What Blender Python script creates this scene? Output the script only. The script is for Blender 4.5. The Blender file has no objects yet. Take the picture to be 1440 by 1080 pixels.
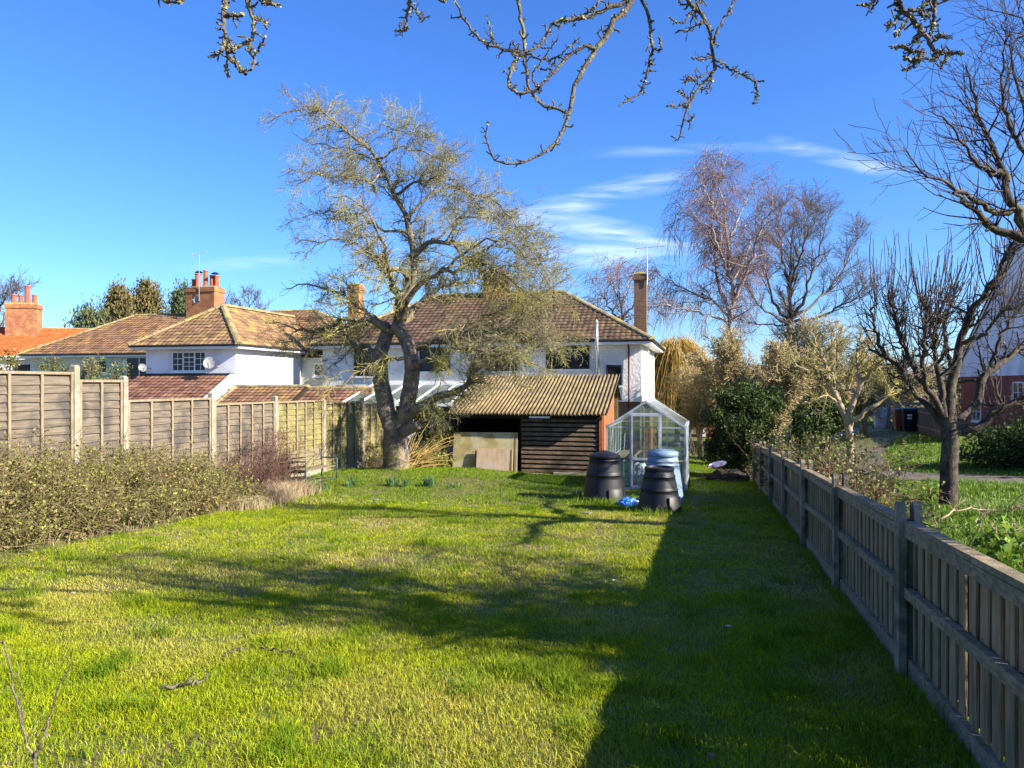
import bpy, math, random
import numpy as np
from mathutils import Vector
rnd = random.Random(7)
rng = np.random.default_rng(11)
sc = bpy.context.scene
COL = sc.collection
# ------------------------------------------------------------------ camera
F = 1040.0
CZ = 1.8
cam_d = bpy.data.cameras.new('camera'); cam = bpy.data.objects.new('camera', cam_d); COL.objects.link(cam)
cam.location = (0, 0, CZ); cam.rotation_euler = (math.radians(90), 0, 0)
cam_d.sensor_width = 36; cam_d.lens = 26; cam_d.clip_start = .05; cam_d.clip_end = 3000
sc.camera = cam
# ------------------------------------------------------------------ sun and sky
SUN_EL = math.radians(29)
SX, SY = .906, -.423
sun_d = bpy.data.lights.new('sun', 'SUN'); sun = bpy.data.objects.new('sun', sun_d); COL.objects.link(sun)
sun_d.energy = 5.0; sun_d.angle = math.radians(.5); sun_d.color = (1, .91, .77)
sdir = Vector((SX*math.cos(SUN_EL), SY*math.cos(SUN_EL), math.sin(SUN_EL)))
sun.rotation_euler = sdir.to_track_quat('Z', 'Y').to_euler(); sun.location = (20, -10, 20)
world = bpy.data.worlds.new('World'); sc.world = world; world.use_nodes = True
nt = world.node_tree; nt.nodes.clear()
def wn(t, **kw):
    n = nt.nodes.new(t)
    for k, v in kw.items(): setattr(n, k, v)
    return n
def wm(op, a, b=None, c=None):
    n = wn('ShaderNodeMath', operation=op)
    for i, x in enumerate((a, b, c)):
        if x is None: continue
        if isinstance(x, (int, float)): n.inputs[i].default_value = x
        else: nt.links.new(x, n.inputs[i])
    return n.outputs[0]
sky = wn('ShaderNodeTexSky'); sky.sky_type = 'NISHITA'; sky.sun_disc = False
sky.sun_elevation = SUN_EL; sky.sun_rotation = math.atan2(SX, SY)
sky.air_density = 1.0; sky.dust_density = .6; sky.ozone_density = 10.0; sky.altitude = 0
hs = wn('ShaderNodeHueSaturation'); hs.inputs['Saturation'].default_value = 1.07; hs.inputs['Hue'].default_value = .5085; hs.inputs['Value'].default_value = 1.0
nt.links.new(sky.outputs[0], hs.inputs['Color'])
tc = wn('ShaderNodeTexCoord'); sx = wn('ShaderNodeSeparateXYZ'); nt.links.new(tc.outputs['Generated'], sx.inputs[0])
yy = wm('MAXIMUM', sx.outputs[1], .05)
ca = wm('DIVIDE', sx.outputs[0], yy); cb = wm('DIVIDE', sx.outputs[2], yy)
noi = wn('ShaderNodeTexNoise'); noi.inputs['Scale'].default_value = 6; noi.inputs['Detail'].default_value = 10; noi.inputs['Distortion'].default_value = 1.6
cmb = wn('ShaderNodeCombineXYZ'); nt.links.new(wm('MULTIPLY', ca, 1.0), cmb.inputs[0]); nt.links.new(wm('MULTIPLY', cb, 6.0), cmb.inputs[1])
nt.links.new(cmb.outputs[0], noi.inputs['Vector'])
wisp = wm('MULTIPLY', wm('MAXIMUM', wm('SUBTRACT', noi.outputs[0], .36), 0), 2.4)
total = None
for (x0, y0, x1, y1, w, s) in ((700, 312, 960, 246, 20, .8), (690, 292, 985, 352, 22, .75), (735, 362, 990, 352, 22, .8), (1085, 200, 1310, 254, 15, .62), (250, 376, 420, 366, 12, .3), (830, 215, 1130, 205, 10, .22)):
    a0, b0, a1, b1 = (x0-720)/F, (540-y0)/F, (x1-720)/F, (540-y1)/F
    L = math.hypot(a1-a0, b1-b0); cx, cy = (a1-a0)/L, (b1-b0)/L; ac, bc = (a0+a1)/2, (b0+b1)/2
    da = wm('SUBTRACT', ca, ac); db = wm('SUBTRACT', cb, bc)
    p = wm('ADD', wm('MULTIPLY', da, cx), wm('MULTIPLY', db, cy)); q = wm('SUBTRACT', wm('MULTIPLY', db, cx), wm('MULTIPLY', da, cy))
    mp = wm('MAXIMUM', wm('SUBTRACT', 1.0, wm('POWER', wm('ABSOLUTE', wm('DIVIDE', p, L*.56)), 2.0)), 0)
    mq = wm('MAXIMUM', wm('SUBTRACT', 1.0, wm('POWER', wm('ABSOLUTE', wm('DIVIDE', q, w/F)), 1.3)), 0)
    m = wm('MULTIPLY', wm('MULTIPLY', mp, mq), s)
    total = m if total is None else wm('MAXIMUM', total, m)
fac = wm('MINIMUM', wm('MULTIPLY', wm('MULTIPLY', total, wisp), wm('GREATER_THAN', sx.outputs[1], .1)), .8)
mx = wn('ShaderNodeMixRGB'); nt.links.new(fac, mx.inputs[0]); nt.links.new(hs.outputs[0], mx.inputs[1]); mx.inputs[2].default_value = (5.3, 5.8, 6.4, 1)
bg = wn('ShaderNodeBackground'); bg.inputs['Strength'].default_value = .096
nt.links.new(mx.outputs[0], bg.inputs[0]); wo = wn('ShaderNodeOutputWorld'); nt.links.new(bg.outputs[0], wo.inputs[0])
sc.view_settings.view_transform = 'Standard'; sc.view_settings.look = 'None'
sc.view_settings.exposure = 1.56; sc.view_settings.gamma = 1.0; sc.view_settings.use_curve_mapping = False
sc.render.engine = 'CYCLES'
sc.cycles.transparent_max_bounces = 16; sc.cycles.max_bounces = 6; sc.cycles.diffuse_bounces = 3
# ------------------------------------------------------------------ helpers
def sm(t): 
    t = np.clip(t, 0, 1); return t*t*(3-2*t)
ROT = -math.atan(.26)
U = np.array((math.cos(ROT), math.sin(ROT))); V = np.array((-math.sin(ROT), math.cos(ROT)))
def G(x, y):
    x = np.asarray(x, float); y = np.asarray(y, float)
    z = -.045*np.clip(y, -40, 33)
    z = z - .004*np.clip(y-33, 0, 40)
    lf = .30*sm((y-(15.0-.33*np.minimum(x, 1)))/4.5)*sm((1.8-x)/3.5)*(1-.8*sm((y-21.5)/2.5))
    ll = .25*sm((-6.2-x)/1.2)*sm((18-y)/4)
    r = x-(1.43+.26*y)
    lr = 1.05*sm((r-.5)/7)*sm((y-13)/20)
    wob = .018*np.sin(x*1.7+y*.6)*np.sin(y*1.1-x*.4)
    # worn dip along the shaded strip
    dip = -.03*np.exp(-((r+1.55)/.28)**2)
    return z+lf+ll+lr+wob+dip
def g(x, y): return float(G(x, y))
def W(px, py, Y): return np.array(((px-720)/F*Y, Y, CZ-(py-540)/F*Y))
def wpath(l, Y0, Y1=None):
    n = len(l); Y1 = Y0 if Y1 is None else Y1
    return [W(p[0], p[1], (p[2] if len(p) > 2 else Y0+(Y1-Y0)*i/max(1, n-1))) for i, p in enumerate(l)]
BASE = {}
def T(name, label, cat, loc, rot=0.0, group=None):
    o = bpy.data.objects.new(name, None); COL.objects.link(o); o.empty_display_size = .3
    o.location = loc; o.rotation_euler = (0, 0, rot); o['label'] = label; o['category'] = cat
    if group: o['group'] = group
    BASE[o] = np.array((0, 0, loc[2])) if rot else np.array(loc, float)
    return o
def tag(o, label=None, cat=None, group=None, kind=None):
    for k, v in (('label', label), ('category', cat), ('group', group), ('kind', kind)):
        if v: o[k] = v
    return o
def link(name, me, mat, parent=None):
    o = bpy.data.objects.new(name, me); COL.objects.link(o)
    if mat is not None and not me.materials: me.materials.append(mat)
    if parent is not None:
        o.parent = parent; BASE[o] = BASE.get(parent, np.zeros(3))
    return o
def np_mesh(name, Vv, Fq, smooth=False):
    me = bpy.data.meshes.new(name); Vv = np.asarray(Vv, np.float32); Fq = np.asarray(Fq, np.int32)
    k = Fq.shape[1]; m = len(Fq)
    me.vertices.add(len(Vv)); me.vertices.foreach_set('co', Vv.ravel())
    me.loops.add(m*k); me.loops.foreach_set('vertex_index', Fq.ravel())
    me.polygons.add(m); me.polygons.foreach_set('loop_start', np.arange(0, m*k, k, dtype=np.int32))
    me.polygons.foreach_set('loop_total', np.full(m, k, np.int32))
    if smooth: me.polygons.foreach_set('use_smooth', np.ones(m, bool))
    me.update(calc_edges=True); return me
class MB:
    def __init__(s): s.v = []; s.f = []
    def add(s, vs, fs):
        o = len(s.v); s.v.extend([tuple(map(float, p)) for p in vs]); s.f.extend([tuple(o+i for i in q) for q in fs]); return s
    def box(s, x0, x1, y0, y1, z0, z1):
        return s.add([(x0,y0,z0),(x1,y0,z0),(x1,y1,z0),(x0,y1,z0),(x0,y0,z1),(x1,y0,z1),(x1,y1,z1),(x0,y1,z1)],
                     [(0,3,2,1),(4,5,6,7),(0,1,5,4),(1,2,6,5),(2,3,7,6),(3,0,4,7)])
    def hexa(s, p): return s.add(p, [(0,3,2,1),(4,5,6,7),(0,1,5,4),(1,2,6,5),(2,3,7,6),(3,0,4,7)])
    def slab(s, a, b, wdt, t, up=(0, 0, 1)):      # bar from a to b: width (sideways) and thickness (along up)
        a = Vector(a); b = Vector(b); d = (b-a).normalized(); u = Vector(up); sd = d.cross(u)
        if sd.length < 1e-4: sd = d.cross(Vector((1, 0, 0)))
        sd = sd.normalized(); n = sd.cross(d).normalized(); q = []
        for p in (a, b):
            for i, j in ((-1,-1),(1,-1),(1,1),(-1,1)): q.append(p+sd*(i*wdt/2)+n*(j*t/2))
        return s.add(q, [(0,1,2,3),(7,6,5,4),(0,4,5,1),(1,5,6,2),(2,6,7,3),(3,7,4,0)])
    def ext(s, poly, d):                          # planar 3D polygon extruded by vector d
        n = len(poly); d = Vector(d); P = [Vector(p) for p in poly]
        return s.add([*P, *[p+d for p in P]], [tuple(range(n))[::-1], tuple(range(n, 2*n))]+[(i, (i+1) % n, n+(i+1) % n, n+i) for i in range(n)])
    def tube(s, path, r, n=8, caps=True):
        P = [Vector(p) for p in path]; m = len(P); rr = r if isinstance(r, (list, tuple)) else [r]*m
        vs = []; ref = None
        for i in range(m):
            d = (P[min(i+1, m-1)]-P[max(i-1, 0)]).normalized()
            if ref is None: ref = Vector((0, 0, 1)) if abs(d.z) < .9 else Vector((1, 0, 0))
            a = d.cross(ref)
            if a.length < 1e-3: a = d.orthogonal()
            a.normalize(); b = d.cross(a)
            ref = b.cross(d) if False else ref
            for k in range(n):
                t = 2*math.pi*k/n; vs.append(P[i]+a*(math.cos(t)*rr[i])+b*(math.sin(t)*rr[i]))
        fs = [(i*n+k, i*n+(k+1) % n, (i+1)*n+(k+1) % n, (i+1)*n+k) for i in range(m-1) for k in range(n)]
        if caps: fs += [tuple(range(n))[::-1], tuple(range((m-1)*n, m*n))]
        return s.add(vs, fs)
    def lathe(s, prof, n=24, c=(0, 0), sq=0.0):
        vs = []
        for r, z in prof:
            for k in range(n):
                t = 2*math.pi*k/n; q = 1+sq*(math.cos(4*t))*-.5
                vs.append((c[0]+r*q*math.cos(t), c[1]+r*q*math.sin(t), z))
        m = len(prof)
        fs = [(i*n+k, i*n+(k+1) % n, (i+1)*n+(k+1) % n, (i+1)*n+k) for i in range(m-1) for k in range(n)]
        fs += [tuple(range(n))[::-1], tuple(range((m-1)*n, m*n))]
        return s.add(vs, fs)
    def build(s, name, mat, parent=None, smooth=False, bevel=0, kind=None, label=None):
        me = bpy.data.meshes.new(name); b = BASE.get(parent, np.zeros(3))
        me.from_pydata([(x-b[0], y-b[1], z-b[2]) for x, y, z in s.v], [], s.f)
        if smooth:
            for p in me.polygons: p.use_smooth = True
        o = link(name, me, mat, parent)
        if bevel:
            md = o.modifiers.new('bevel', 'BEVEL'); md.width = bevel; md.segments = 2; md.limit_method = 'ANGLE'
        if kind: o['kind'] = kind
        if label: o['label'] = label
        return o
# ------------------------------------------------------------------ materials
def mat(name, c1, c2=None, scale=4, det=6, c3=None, scale3=.6, f3=.5, rough=.85, bump=0, bscale=30, island=0.0, hue=0.0, metal=0, spec=.3, trans=0, brick=None, stretch=None, lo=.35, hi=.65, c3lo=.5, c3hi=.62, coords='P', coat=0):
    m = bpy.data.materials.new(name); m.use_nodes = True; n = m.node_tree; n.nodes.clear()
    N = n.nodes.new; LK = n.links.new
    out = N('ShaderNodeOutputMaterial'); pb = N('ShaderNodeBsdfPrincipled')
    pb.inputs['Roughness'].default_value = rough; pb.inputs['Metallic'].default_value = metal; pb.inputs['Specular IOR Level'].default_value = spec
    if coat: pb.inputs['Coat Weight'].default_value = coat
    geo = N('ShaderNodeNewGeometry'); tcn = N('ShaderNodeTexCoord')
    vec = tcn.outputs['Object'] if coords == 'O' else geo.outputs['Position']
    if stretch:
        mp = N('ShaderNodeMapping'); mp.inputs['Scale'].default_value = stretch; LK(vec, mp.inputs[0]); svec = mp.outputs[0]
    else: svec = vec
    def noise(sc_, d=6, v=None, dist=0):
        t = N('ShaderNodeTexNoise'); t.inputs['Scale'].default_value = sc_; t.inputs['Detail'].default_value = d; t.inputs['Distortion'].default_value = dist
        LK(svec if v is None else v, t.inputs['Vector']); return t.outputs[0]
    def ramp(x, a, b):
        r = N('ShaderNodeMapRange'); r.inputs[1].default_value = a; r.inputs[2].default_value = b; LK(x, r.inputs[0]); return r.outputs[0]
    def mixc(f, a, b, bt='MIX'):
        x = N('ShaderNodeMixRGB'); x.blend_type = bt
        for i, v in enumerate((f, a, b)):
            if isinstance(v, float) or isinstance(v, int): x.inputs[i].default_value = v
            elif isinstance(v, tuple): x.inputs[i].default_value = (*v, 1)
            else: LK(v, x.inputs[i])
        return x.outputs[0]
    col = None; height = None
    if brick:
        b1, b2, mo, bw, bh = brick
        sp = N('ShaderNodeSeparateXYZ'); LK(tcn.outputs['Object'], sp.inputs[0])
        ad = N('ShaderNodeMath'); LK(sp.outputs[0], ad.inputs[0]); LK(sp.outputs[1], ad.inputs[1])
        cb_ = N('ShaderNodeCombineXYZ'); LK(ad.outputs[0], cb_.inputs[0]); LK(sp.outputs[2], cb_.inputs[1])
        bt = N('ShaderNodeTexBrick'); LK(cb_.outputs[0], bt.inputs['Vector']); bt.inputs['Scale'].default_value = 1
        bt.inputs['Brick Width'].default_value = bw; bt.inputs['Row Height'].default_value = bh; bt.inputs['Mortar Size'].default_value = .007
        bt.inputs['Color1'].default_value = (*b1, 1); bt.inputs['Color2'].default_value = (*b2, 1); bt.inputs['Mortar'].default_value = (*mo, 1)
        col = mixc(ramp(noise(scale, det), .3, .75), bt.outputs[0], tuple(x*.55 for x in b1)) ; height = bt.outputs['Fac']
    else:
        col = mixc(ramp(noise(scale, det), lo, hi), c1, c2 if c2 else tuple(x*.8 for x in c1))
    if c3:
        f = ramp(noise(scale3, 8, vec, .3), c3lo, c3hi)
        mm = N('ShaderNodeMath'); mm.operation = 'MULTIPLY'; LK(f, mm.inputs[0]); mm.inputs[1].default_value = f3
        col = mixc(mm.outputs[0], col, c3)
    if island or hue:
        h = N('ShaderNodeHueSaturation'); LK(col, h.inputs['Color'])
        LK(ramp(geo.outputs['Random Per Island'], 0, 1), h.inputs['Value'])
        r = N('ShaderNodeMapRange'); LK(geo.outputs['Random Per Island'], r.inputs[0]); r.inputs[3].default_value = 1-island; r.inputs[4].default_value = 1+island; LK(r.outputs[0], h.inputs['Value'])
        if hue:
            wnn = N('ShaderNodeTexWhiteNoise'); wnn.noise_dimensions = '1D'; LK(geo.outputs['Random Per Island'], wnn.inputs['W'])
            r2 = N('ShaderNodeMapRange'); LK(wnn.outputs[0], r2.inputs[0]); r2.inputs[3].default_value = .5-hue; r2.inputs[4].default_value = .5+hue; LK(r2.outputs[0], h.inputs['Hue'])
        col = h.outputs[0]
    LK(col, pb.inputs['Base Color'])
    if bump:
        bn = N('ShaderNodeBump'); bn.inputs['Strength'].default_value = bump; bn.inputs['Distance'].default_value = .02
        LK(noise(bscale, 5) if height is None else height, bn.inputs['Height'])
        if height is not None: bn.invert = True
        LK(bn.outputs[0], pb.inputs['Normal'])
    sh = pb.outputs[0]
    if trans:
        tr = N('ShaderNodeBsdfTranslucent'); LK(col, tr.inputs[0]); mxs = N('ShaderNodeMixShader'); mxs.inputs[0].default_value = trans
        LK(sh, mxs.inputs[1]); LK(tr.outputs[0], mxs.inputs[2]); sh = mxs.outputs[0]
    LK(sh, out.inputs[0]); return m
def glass_mat(name, tint=(.9, .95, .95), dirt=.12, dirtc=(.5, .52, .5), gl=.10):
    m = bpy.data.materials.new(name); m.use_nodes = True; n = m.node_tree; n.nodes.clear(); N = n.nodes.new; LK = n.links.new
    out = N('ShaderNodeOutputMaterial'); t = N('ShaderNodeBsdfTransparent'); t.inputs[0].default_value = (*tint, 1)
    gs = N('ShaderNodeBsdfGlossy'); gs.inputs['Roughness'].default_value = .04; d = N('ShaderNodeBsdfDiffuse'); d.inputs[0].default_value = (*dirtc, 1)
    fr = N('ShaderNodeFresnel'); fr.inputs[0].default_value = 1.5
    ma = N('ShaderNodeMath'); ma.operation = 'ADD'; LK(fr.outputs[0], ma.inputs[0]); ma.inputs[1].default_value = gl-.04
    a = N('ShaderNodeMixShader'); LK(ma.outputs[0], a.inputs[0]); LK(t.outputs[0], a.inputs[1]); LK(gs.outputs[0], a.inputs[2])
    nz = N('ShaderNodeTexNoise'); nz.inputs['Scale'].default_value = 3; nz.inputs['Detail'].default_value = 8
    geo = N('ShaderNodeNewGeometry'); LK(geo.outputs['Position'], nz.inputs['Vector'])
    mm = N('ShaderNodeMath'); mm.operation = 'MULTIPLY'; LK(nz.outputs[0], mm.inputs[0]); mm.inputs[1].default_value = dirt*2
    b = N('ShaderNodeMixShader'); LK(mm.outputs[0], b.inputs[0]); LK(a.outputs[0], b.inputs[1]); LK(d.outputs[0], b.inputs[2])
    LK(b.outputs[0], out.inputs[0]); return m
M = {}
M['turf'] = mat('turf', (.14,.15,.025), (.06,.075,.016), 6, 8, (.14,.10,.055), .9, .8, bump=.6, bscale=60)
M['grass'] = mat('grass_blade', (.345,.385,.012), (.225,.30,.010), 1.3, 6, (.50,.41,.11), .42, .6, rough=.75, island=.55, hue=.03, trans=.35, spec=.1, c3lo=.49, c3hi=.62)
M['lush'] = mat('lush_grass_blade', (.13,.225,.010), (.18,.25,.014), 2, 5, rough=.65, island=.4, hue=.02, trans=.35, spec=.12)
M['soil'] = mat('soil', (.045,.035,.024), (.02,.016,.012), 6, 8, bump=.8, bscale=25)
M['weed'] = mat('weed_leaf', (.17,.27,.025), (.10,.18,.02), 3, 4, rough=.5, island=.45, hue=.02, trans=.35)
M['path'] = mat('path_gravel', (.17,.14,.11), (.10,.085,.065), 9, 8, (.07,.09,.03), .9, .7, bump=.7, bscale=50)
M['stone'] = mat('edging_stone', (.24,.22,.18), (.13,.12,.10), 12, 8, (.1,.12,.04), 3, .6, bump=.8, bscale=30)
M['pale_conc'] = mat('pale_concrete', (.32,.295,.23), (.20,.18,.14), 8, 8, (.19,.2,.1), 2.5, .6, bump=.4, bscale=70)
M['dark_conc'] = mat('weathered_concrete', (.30,.24,.155), (.16,.13,.085), 9, 8, (.06,.07,.035), 3, .7, bump=.6, bscale=60)
M['fence_grey'] = mat('weathered_board', (.34,.235,.12), (.17,.115,.06), 3, 8, (.10,.12,.055), 1.6, .65, bump=.5, bscale=20, stretch=(9, 9, .8), island=.3)
M['fence_gap_shade'] = mat('gap_shade_backing_board', (.022,.018,.013), (.013,.011,.008), 3, 6, stretch=(9, 9, .8))  # near-black so the shade in the board gaps is put into the colour
M['rail'] = mat('weathered_rail', (.32,.245,.145), (.16,.12,.075), 4, 8, (.11,.12,.06), 2, .5, bump=.5, bscale=25, stretch=(4, 4, 9))
M['lap'] = mat('lap_board', (.175,.14,.10), (.075,.06,.047), 2.2, 9, (.055,.05,.045), 1.9, .8, bump=.5, bscale=14, stretch=(1.2, 1.2, 14), island=.4, lo=.3, hi=.7)
M['lap_green'] = mat('mossy_lap_board', (.26,.225,.075), (.13,.11,.05), 2.2, 9, (.08,.075,.04), 1.9, .75, bump=.5, bscale=14, stretch=(1.2, 1.2, 14), island=.25, lo=.3, hi=.7)
M['batten'] = mat('fence_batten', (.29,.23,.15), (.17,.13,.085), 5, 8, bump=.3, bscale=20, stretch=(6, 6, 1))
M['plaster'] = mat('white_render', (.78,.78,.80), (.66,.67,.71), 1.1, 8, (.44,.45,.46), .9, .45, bump=.35, bscale=22)
M['rough_plaster'] = mat('textured_white_render', (.80,.77,.70), (.70,.67,.60), 1.3, 8, (.46,.44,.38), .9, .5, bump=1.0, bscale=9)
M['cream'] = mat('cream_render', (.62,.62,.47), (.52,.53,.41), 1.4, 7, bump=.3, bscale=20)
M['white'] = mat('white_paint', (.8,.8,.8), (.7,.71,.72), 3, 6, rough=.45)
M['black'] = mat('black_paint', (.02,.02,.022), (.03,.03,.032), 5, 5, rough=.5)
M['dark_frame'] = mat('dark_window_frame', (.045,.03,.03), (.03,.022,.022), 8, 5, rough=.5)
M['pane'] = mat('window_glass', (.008,.010,.013), (.014,.017,.02), 2, 3, rough=.08, spec=.3)
M['tile_brown'] = mat('brown_roof_tile', (.115,.068,.042), (.072,.044,.029), 2.4, 8, (.19,.13,.05), 1.4, .4, rough=.9, island=.33, hue=.012, bump=.3, bscale=40)
M['tile_mid'] = mat('red_brown_roof_tile', (.235,.125,.065), (.145,.08,.045), 2.4, 8, (.34,.2,.05), 1.3, .5, rough=.9, island=.3, hue=.012, bump=.3, bscale=40)
M['tile_lichen'] = mat('lichened_roof_tile', (.245,.14,.07), (.15,.09,.05), 2.4, 8, (.38,.27,.075), 1.6, .55, rough=.9, island=.3, hue=.012, bump=.4, bscale=40, c3lo=.48, c3hi=.62)
M['tile_low'] = mat('purple_brown_roof_tile', (.20,.095,.06), (.125,.06,.04), 2.6, 8, (.34,.2,.1), 2, .4, rough=.9, island=.3, bump=.3, bscale=40)
M['tile_orange'] = mat('orange_roof_tile', (.58,.135,.03), (.46,.10,.025), 3, 8, (.30,.085,.035), 1.0, .45, rough=.9, island=.16, bump=.3, bscale=40)
M['cap_tile'] = mat('lichened_ridge_tile', (.30,.24,.12), (.20,.15,.085), 5, 8, (.42,.33,.07), 2, .6, rough=.9, island=.2, bump=.4)
M['brick_or'] = mat('orange_brick', None, None, 3, 6, (.42,.28,.07), 1.8, .35, brick=((.42,.16,.06), (.22,.075,.04), (.40,.34,.26), .24, .08), bump=.5)
M['brick_red'] = mat('red_brick', None, None, 2, 6, brick=((.32,.08,.042), (.20,.048,.03), (.30,.22,.17), .235, .078), bump=.6)
M['brick_brn'] = mat('brown_brick', None, None, 2, 6, brick=((.22,.13,.07), (.14,.085,.05), (.25,.22,.17), .235, .078), bump=.6)
M['lichen_cap'] = mat('yellow_lichen', (.42,.31,.04), (.28,.2,.04), 8, 7, bump=.9, bscale=25)
M['pot'] = mat('terracotta_pot', (.46,.12,.06), (.34,.085,.045), 6, 6, bump=.2)
M['lead'] = mat('lead_flashing', (.55,.53,.5), (.4,.39,.37), 6, 6, rough=.6)
M['steel'] = mat('galvanised_steel', (.62,.63,.64), (.5,.51,.52), 6, 5, rough=.35, metal=.7)
M['alu'] = mat('aluminium_frame', (.50,.53,.56), (.38,.41,.43), 8, 6, (.25,.27,.2), 3, .3, rough=.5, metal=.3, spec=.5)
M['grey_dish'] = mat('grey_dish', (.22,.23,.24), (.17,.175,.18), 6, 5, rough=.5)
M['pale_dish'] = mat('pale_dish', (.26,.265,.28), (.21,.215,.22), 6, 5, rough=.5)
M['corr'] = mat('lichened_corrugated_sheet', (.245,.185,.085), (.13,.098,.05), 3.2, 8, (.14,.105,.06), 1.6, .75, rough=.95, bump=.6, bscale=30, c3lo=.48, c3hi=.66)
M['shed_slat'] = mat('dark_shed_slat', (.16,.115,.075), (.08,.056,.037), 3, 8, (.26,.2,.13), 3, .4, stretch=(1.5, 1.5, 12), bump=.5, island=.25)
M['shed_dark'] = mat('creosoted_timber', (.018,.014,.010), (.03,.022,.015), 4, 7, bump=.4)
M['red_post'] = mat('red_brown_timber', (.36,.115,.045), (.25,.08,.035), 3, 8, stretch=(8, 8, 1), bump=.4)
M['board_green'] = mat('mossy_plywood', (.42,.33,.13), (.28,.24,.11), 2.2, 9, (.55,.5,.36), 1.8, .6, bump=.3)
M['board_pink'] = mat('bare_plywood', (.56,.41,.28), (.44,.31,.2), 2.4, 9, (.52,.47,.4), 1.4, .6, stretch=(5, 5, 1), bump=.3)
M['bin_black'] = mat('black_plastic', (.007,.008,.012), (.011,.012,.017), 4, 6, (.03,.027,.024), 3, .3, rough=.48, spec=.32)
M['bin_blue'] = mat('pale_blue_plastic', (.15,.23,.31), (.115,.18,.25), 4, 6, (.3,.34,.3), 3, .35, rough=.45, spec=.45)
M['bag_blue'] = mat('blue_plastic_bag', (.02,.09,.5), (.03,.2,.72), 12, 4, (.6,.65,.7), 9, .5, rough=.3, spec=.5, c3lo=.58, c3hi=.62)
M['bag_white'] = mat('white_plastic_sheet', (.66,.7,.73), (.52,.56,.6), 9, 5, rough=.35, spec=.5)
M['bag_pink'] = mat('pink_plastic', (.55,.08,.3), (.72,.66,.72), 5, 4, rough=.35, spec=.5, lo=.45, hi=.52)
M['bench'] = mat('green_painted_metal', (.04,.075,.07), (.065,.085,.07), 7, 6, rough=.55)
M['bench_wood'] = mat('bench_slat', (.20,.17,.10), (.13,.11,.07), 7, 6, stretch=(1, 8, 8))
M['bin_grey'] = mat('pale_grey_bin', (.5,.5,.52), (.38,.38,.41), 6, 5, rough=.5)
M['bin_brown'] = mat('brown_bin', (.23,.085,.04), (.17,.065,.035), 6, 5, rough=.5)
M['pipe'] = mat('red_brown_pipe', (.20,.045,.03), (.14,.035,.025), 6, 5, rough=.5)
M['bark_apple'] = mat('apple_bark', (.23,.18,.13), (.085,.066,.048), 7, 9, (.19,.175,.045), 2.2, .55, rough=.95, bump=1.0, bscale=22)
M['twig_apple'] = mat('lichened_twig', (.235,.215,.115), (.105,.09,.055), 2.2, 6, (.33,.30,.07), .8, .75, rough=.95, island=.3, c3lo=.46, c3hi=.6)
M['bark_near'] = mat('near_bark', (.17,.145,.115), (.05,.04,.032), 16, 8, (.27,.24,.07), 9, .55, rough=.95, bump=1.0, bscale=70, c3lo=.55, c3hi=.64)
M['lichen'] = mat('grey_green_lichen', (.26,.25,.12), (.36,.33,.12), 14, 5, rough=1, island=.4, hue=.02)
M['bark_dark'] = mat('dark_bark', (.085,.065,.05), (.03,.024,.02), 9, 9, (.17,.15,.05), 2.6, .45, rough=.95, bump=1.0, bscale=25, c3lo=.56, c3hi=.66)
M['twig_dark'] = mat('dark_twig', (.075,.055,.046), (.04,.03,.027), 3, 5, rough=.8, island=.3)
M['bark_pale'] = mat('pale_bark', (.40,.31,.20), (.2,.15,.1), 6, 8, (.12,.11,.05), 2.6, .4, rough=.95, bump=.8, bscale=25)
M['twig_pale'] = mat('buff_twig', (.42,.34,.17), (.27,.215,.105), 2, 5, rough=.95, island=.35, hue=.012)
M['birch'] = mat('birch_bark', (.42,.36,.31), (.2,.165,.14), 3, 7, rough=.9)
M['twig_birch'] = mat('birch_twig', (.20,.12,.10), (.13,.075,.065), .6, 5, rough=.9, island=.3)
M['oak'] = mat('grey_bark', (.14,.12,.10), (.08,.068,.058), 3, 7, rough=.95)
M['twig_oak'] = mat('grey_twig', (.14,.105,.085), (.09,.07,.06), 1, 5, rough=.95, island=.3)
M['willow'] = mat('willow_strand', (.42,.28,.05), (.32,.2,.04), .9, 5, rough=.8, island=.35, hue=.012)
M['evergreen'] = mat('evergreen_leaf', (.028,.055,.012), (.055,.085,.015), 1.6, 5, rough=.6, island=.5, hue=.02, spec=.22, trans=.12)
M['conifer'] = mat('conifer_foliage', (.10,.10,.03), (.15,.12,.045), .5, 5, rough=.9, island=.4, hue=.02, trans=.12)
M['conifer_blue'] = mat('blue_conifer_foliage', (.07,.10,.04), (.11,.12,.045), .5, 5, rough=.9, island=.4, hue=.02, trans=.12)
M['hedge_leaf'] = mat('hedge_leaf', (.275,.275,.055), (.15,.16,.04), 1.4, 6, (.27,.18,.08), 1.1, .45, rough=.7, island=.45, hue=.02, trans=.25)
M['hedge_stem'] = mat('hedge_stem', (.25,.19,.10), (.14,.10,.055), 2, 5, rough=.9, island=.35)
M['shrub_red'] = mat('red_brown_stem', (.17,.09,.065), (.1,.055,.042), 2, 5, rough=.9, island=.35)
M['dry_grass'] = mat('dry_grass', (.48,.38,.24), (.36,.27,.16), 2, 5, rough=.9, island=.3, trans=.25)
M['cane'] = mat('golden_cane', (.50,.36,.12), (.36,.25,.09), 2, 5, rough=.8, island=.25)
M['laurel'] = mat('climber_leaf', (.10,.125,.03), (.17,.16,.045), 1.8, 5, rough=.6, island=.5, hue=.02, trans=.2)
M['bramble'] = mat('bramble_leaf', (.10,.14,.03), (.17,.17,.045), 1.5, 5, (.3,.2,.1), 1.1, .5, rough=.5, island=.45, hue=.02, trans=.25)
M['daff'] = mat('daffodil_leaf', (.10,.19,.07), (.07,.15,.06), 3, 4, rough=.5, island=.25, trans=.3)
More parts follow.
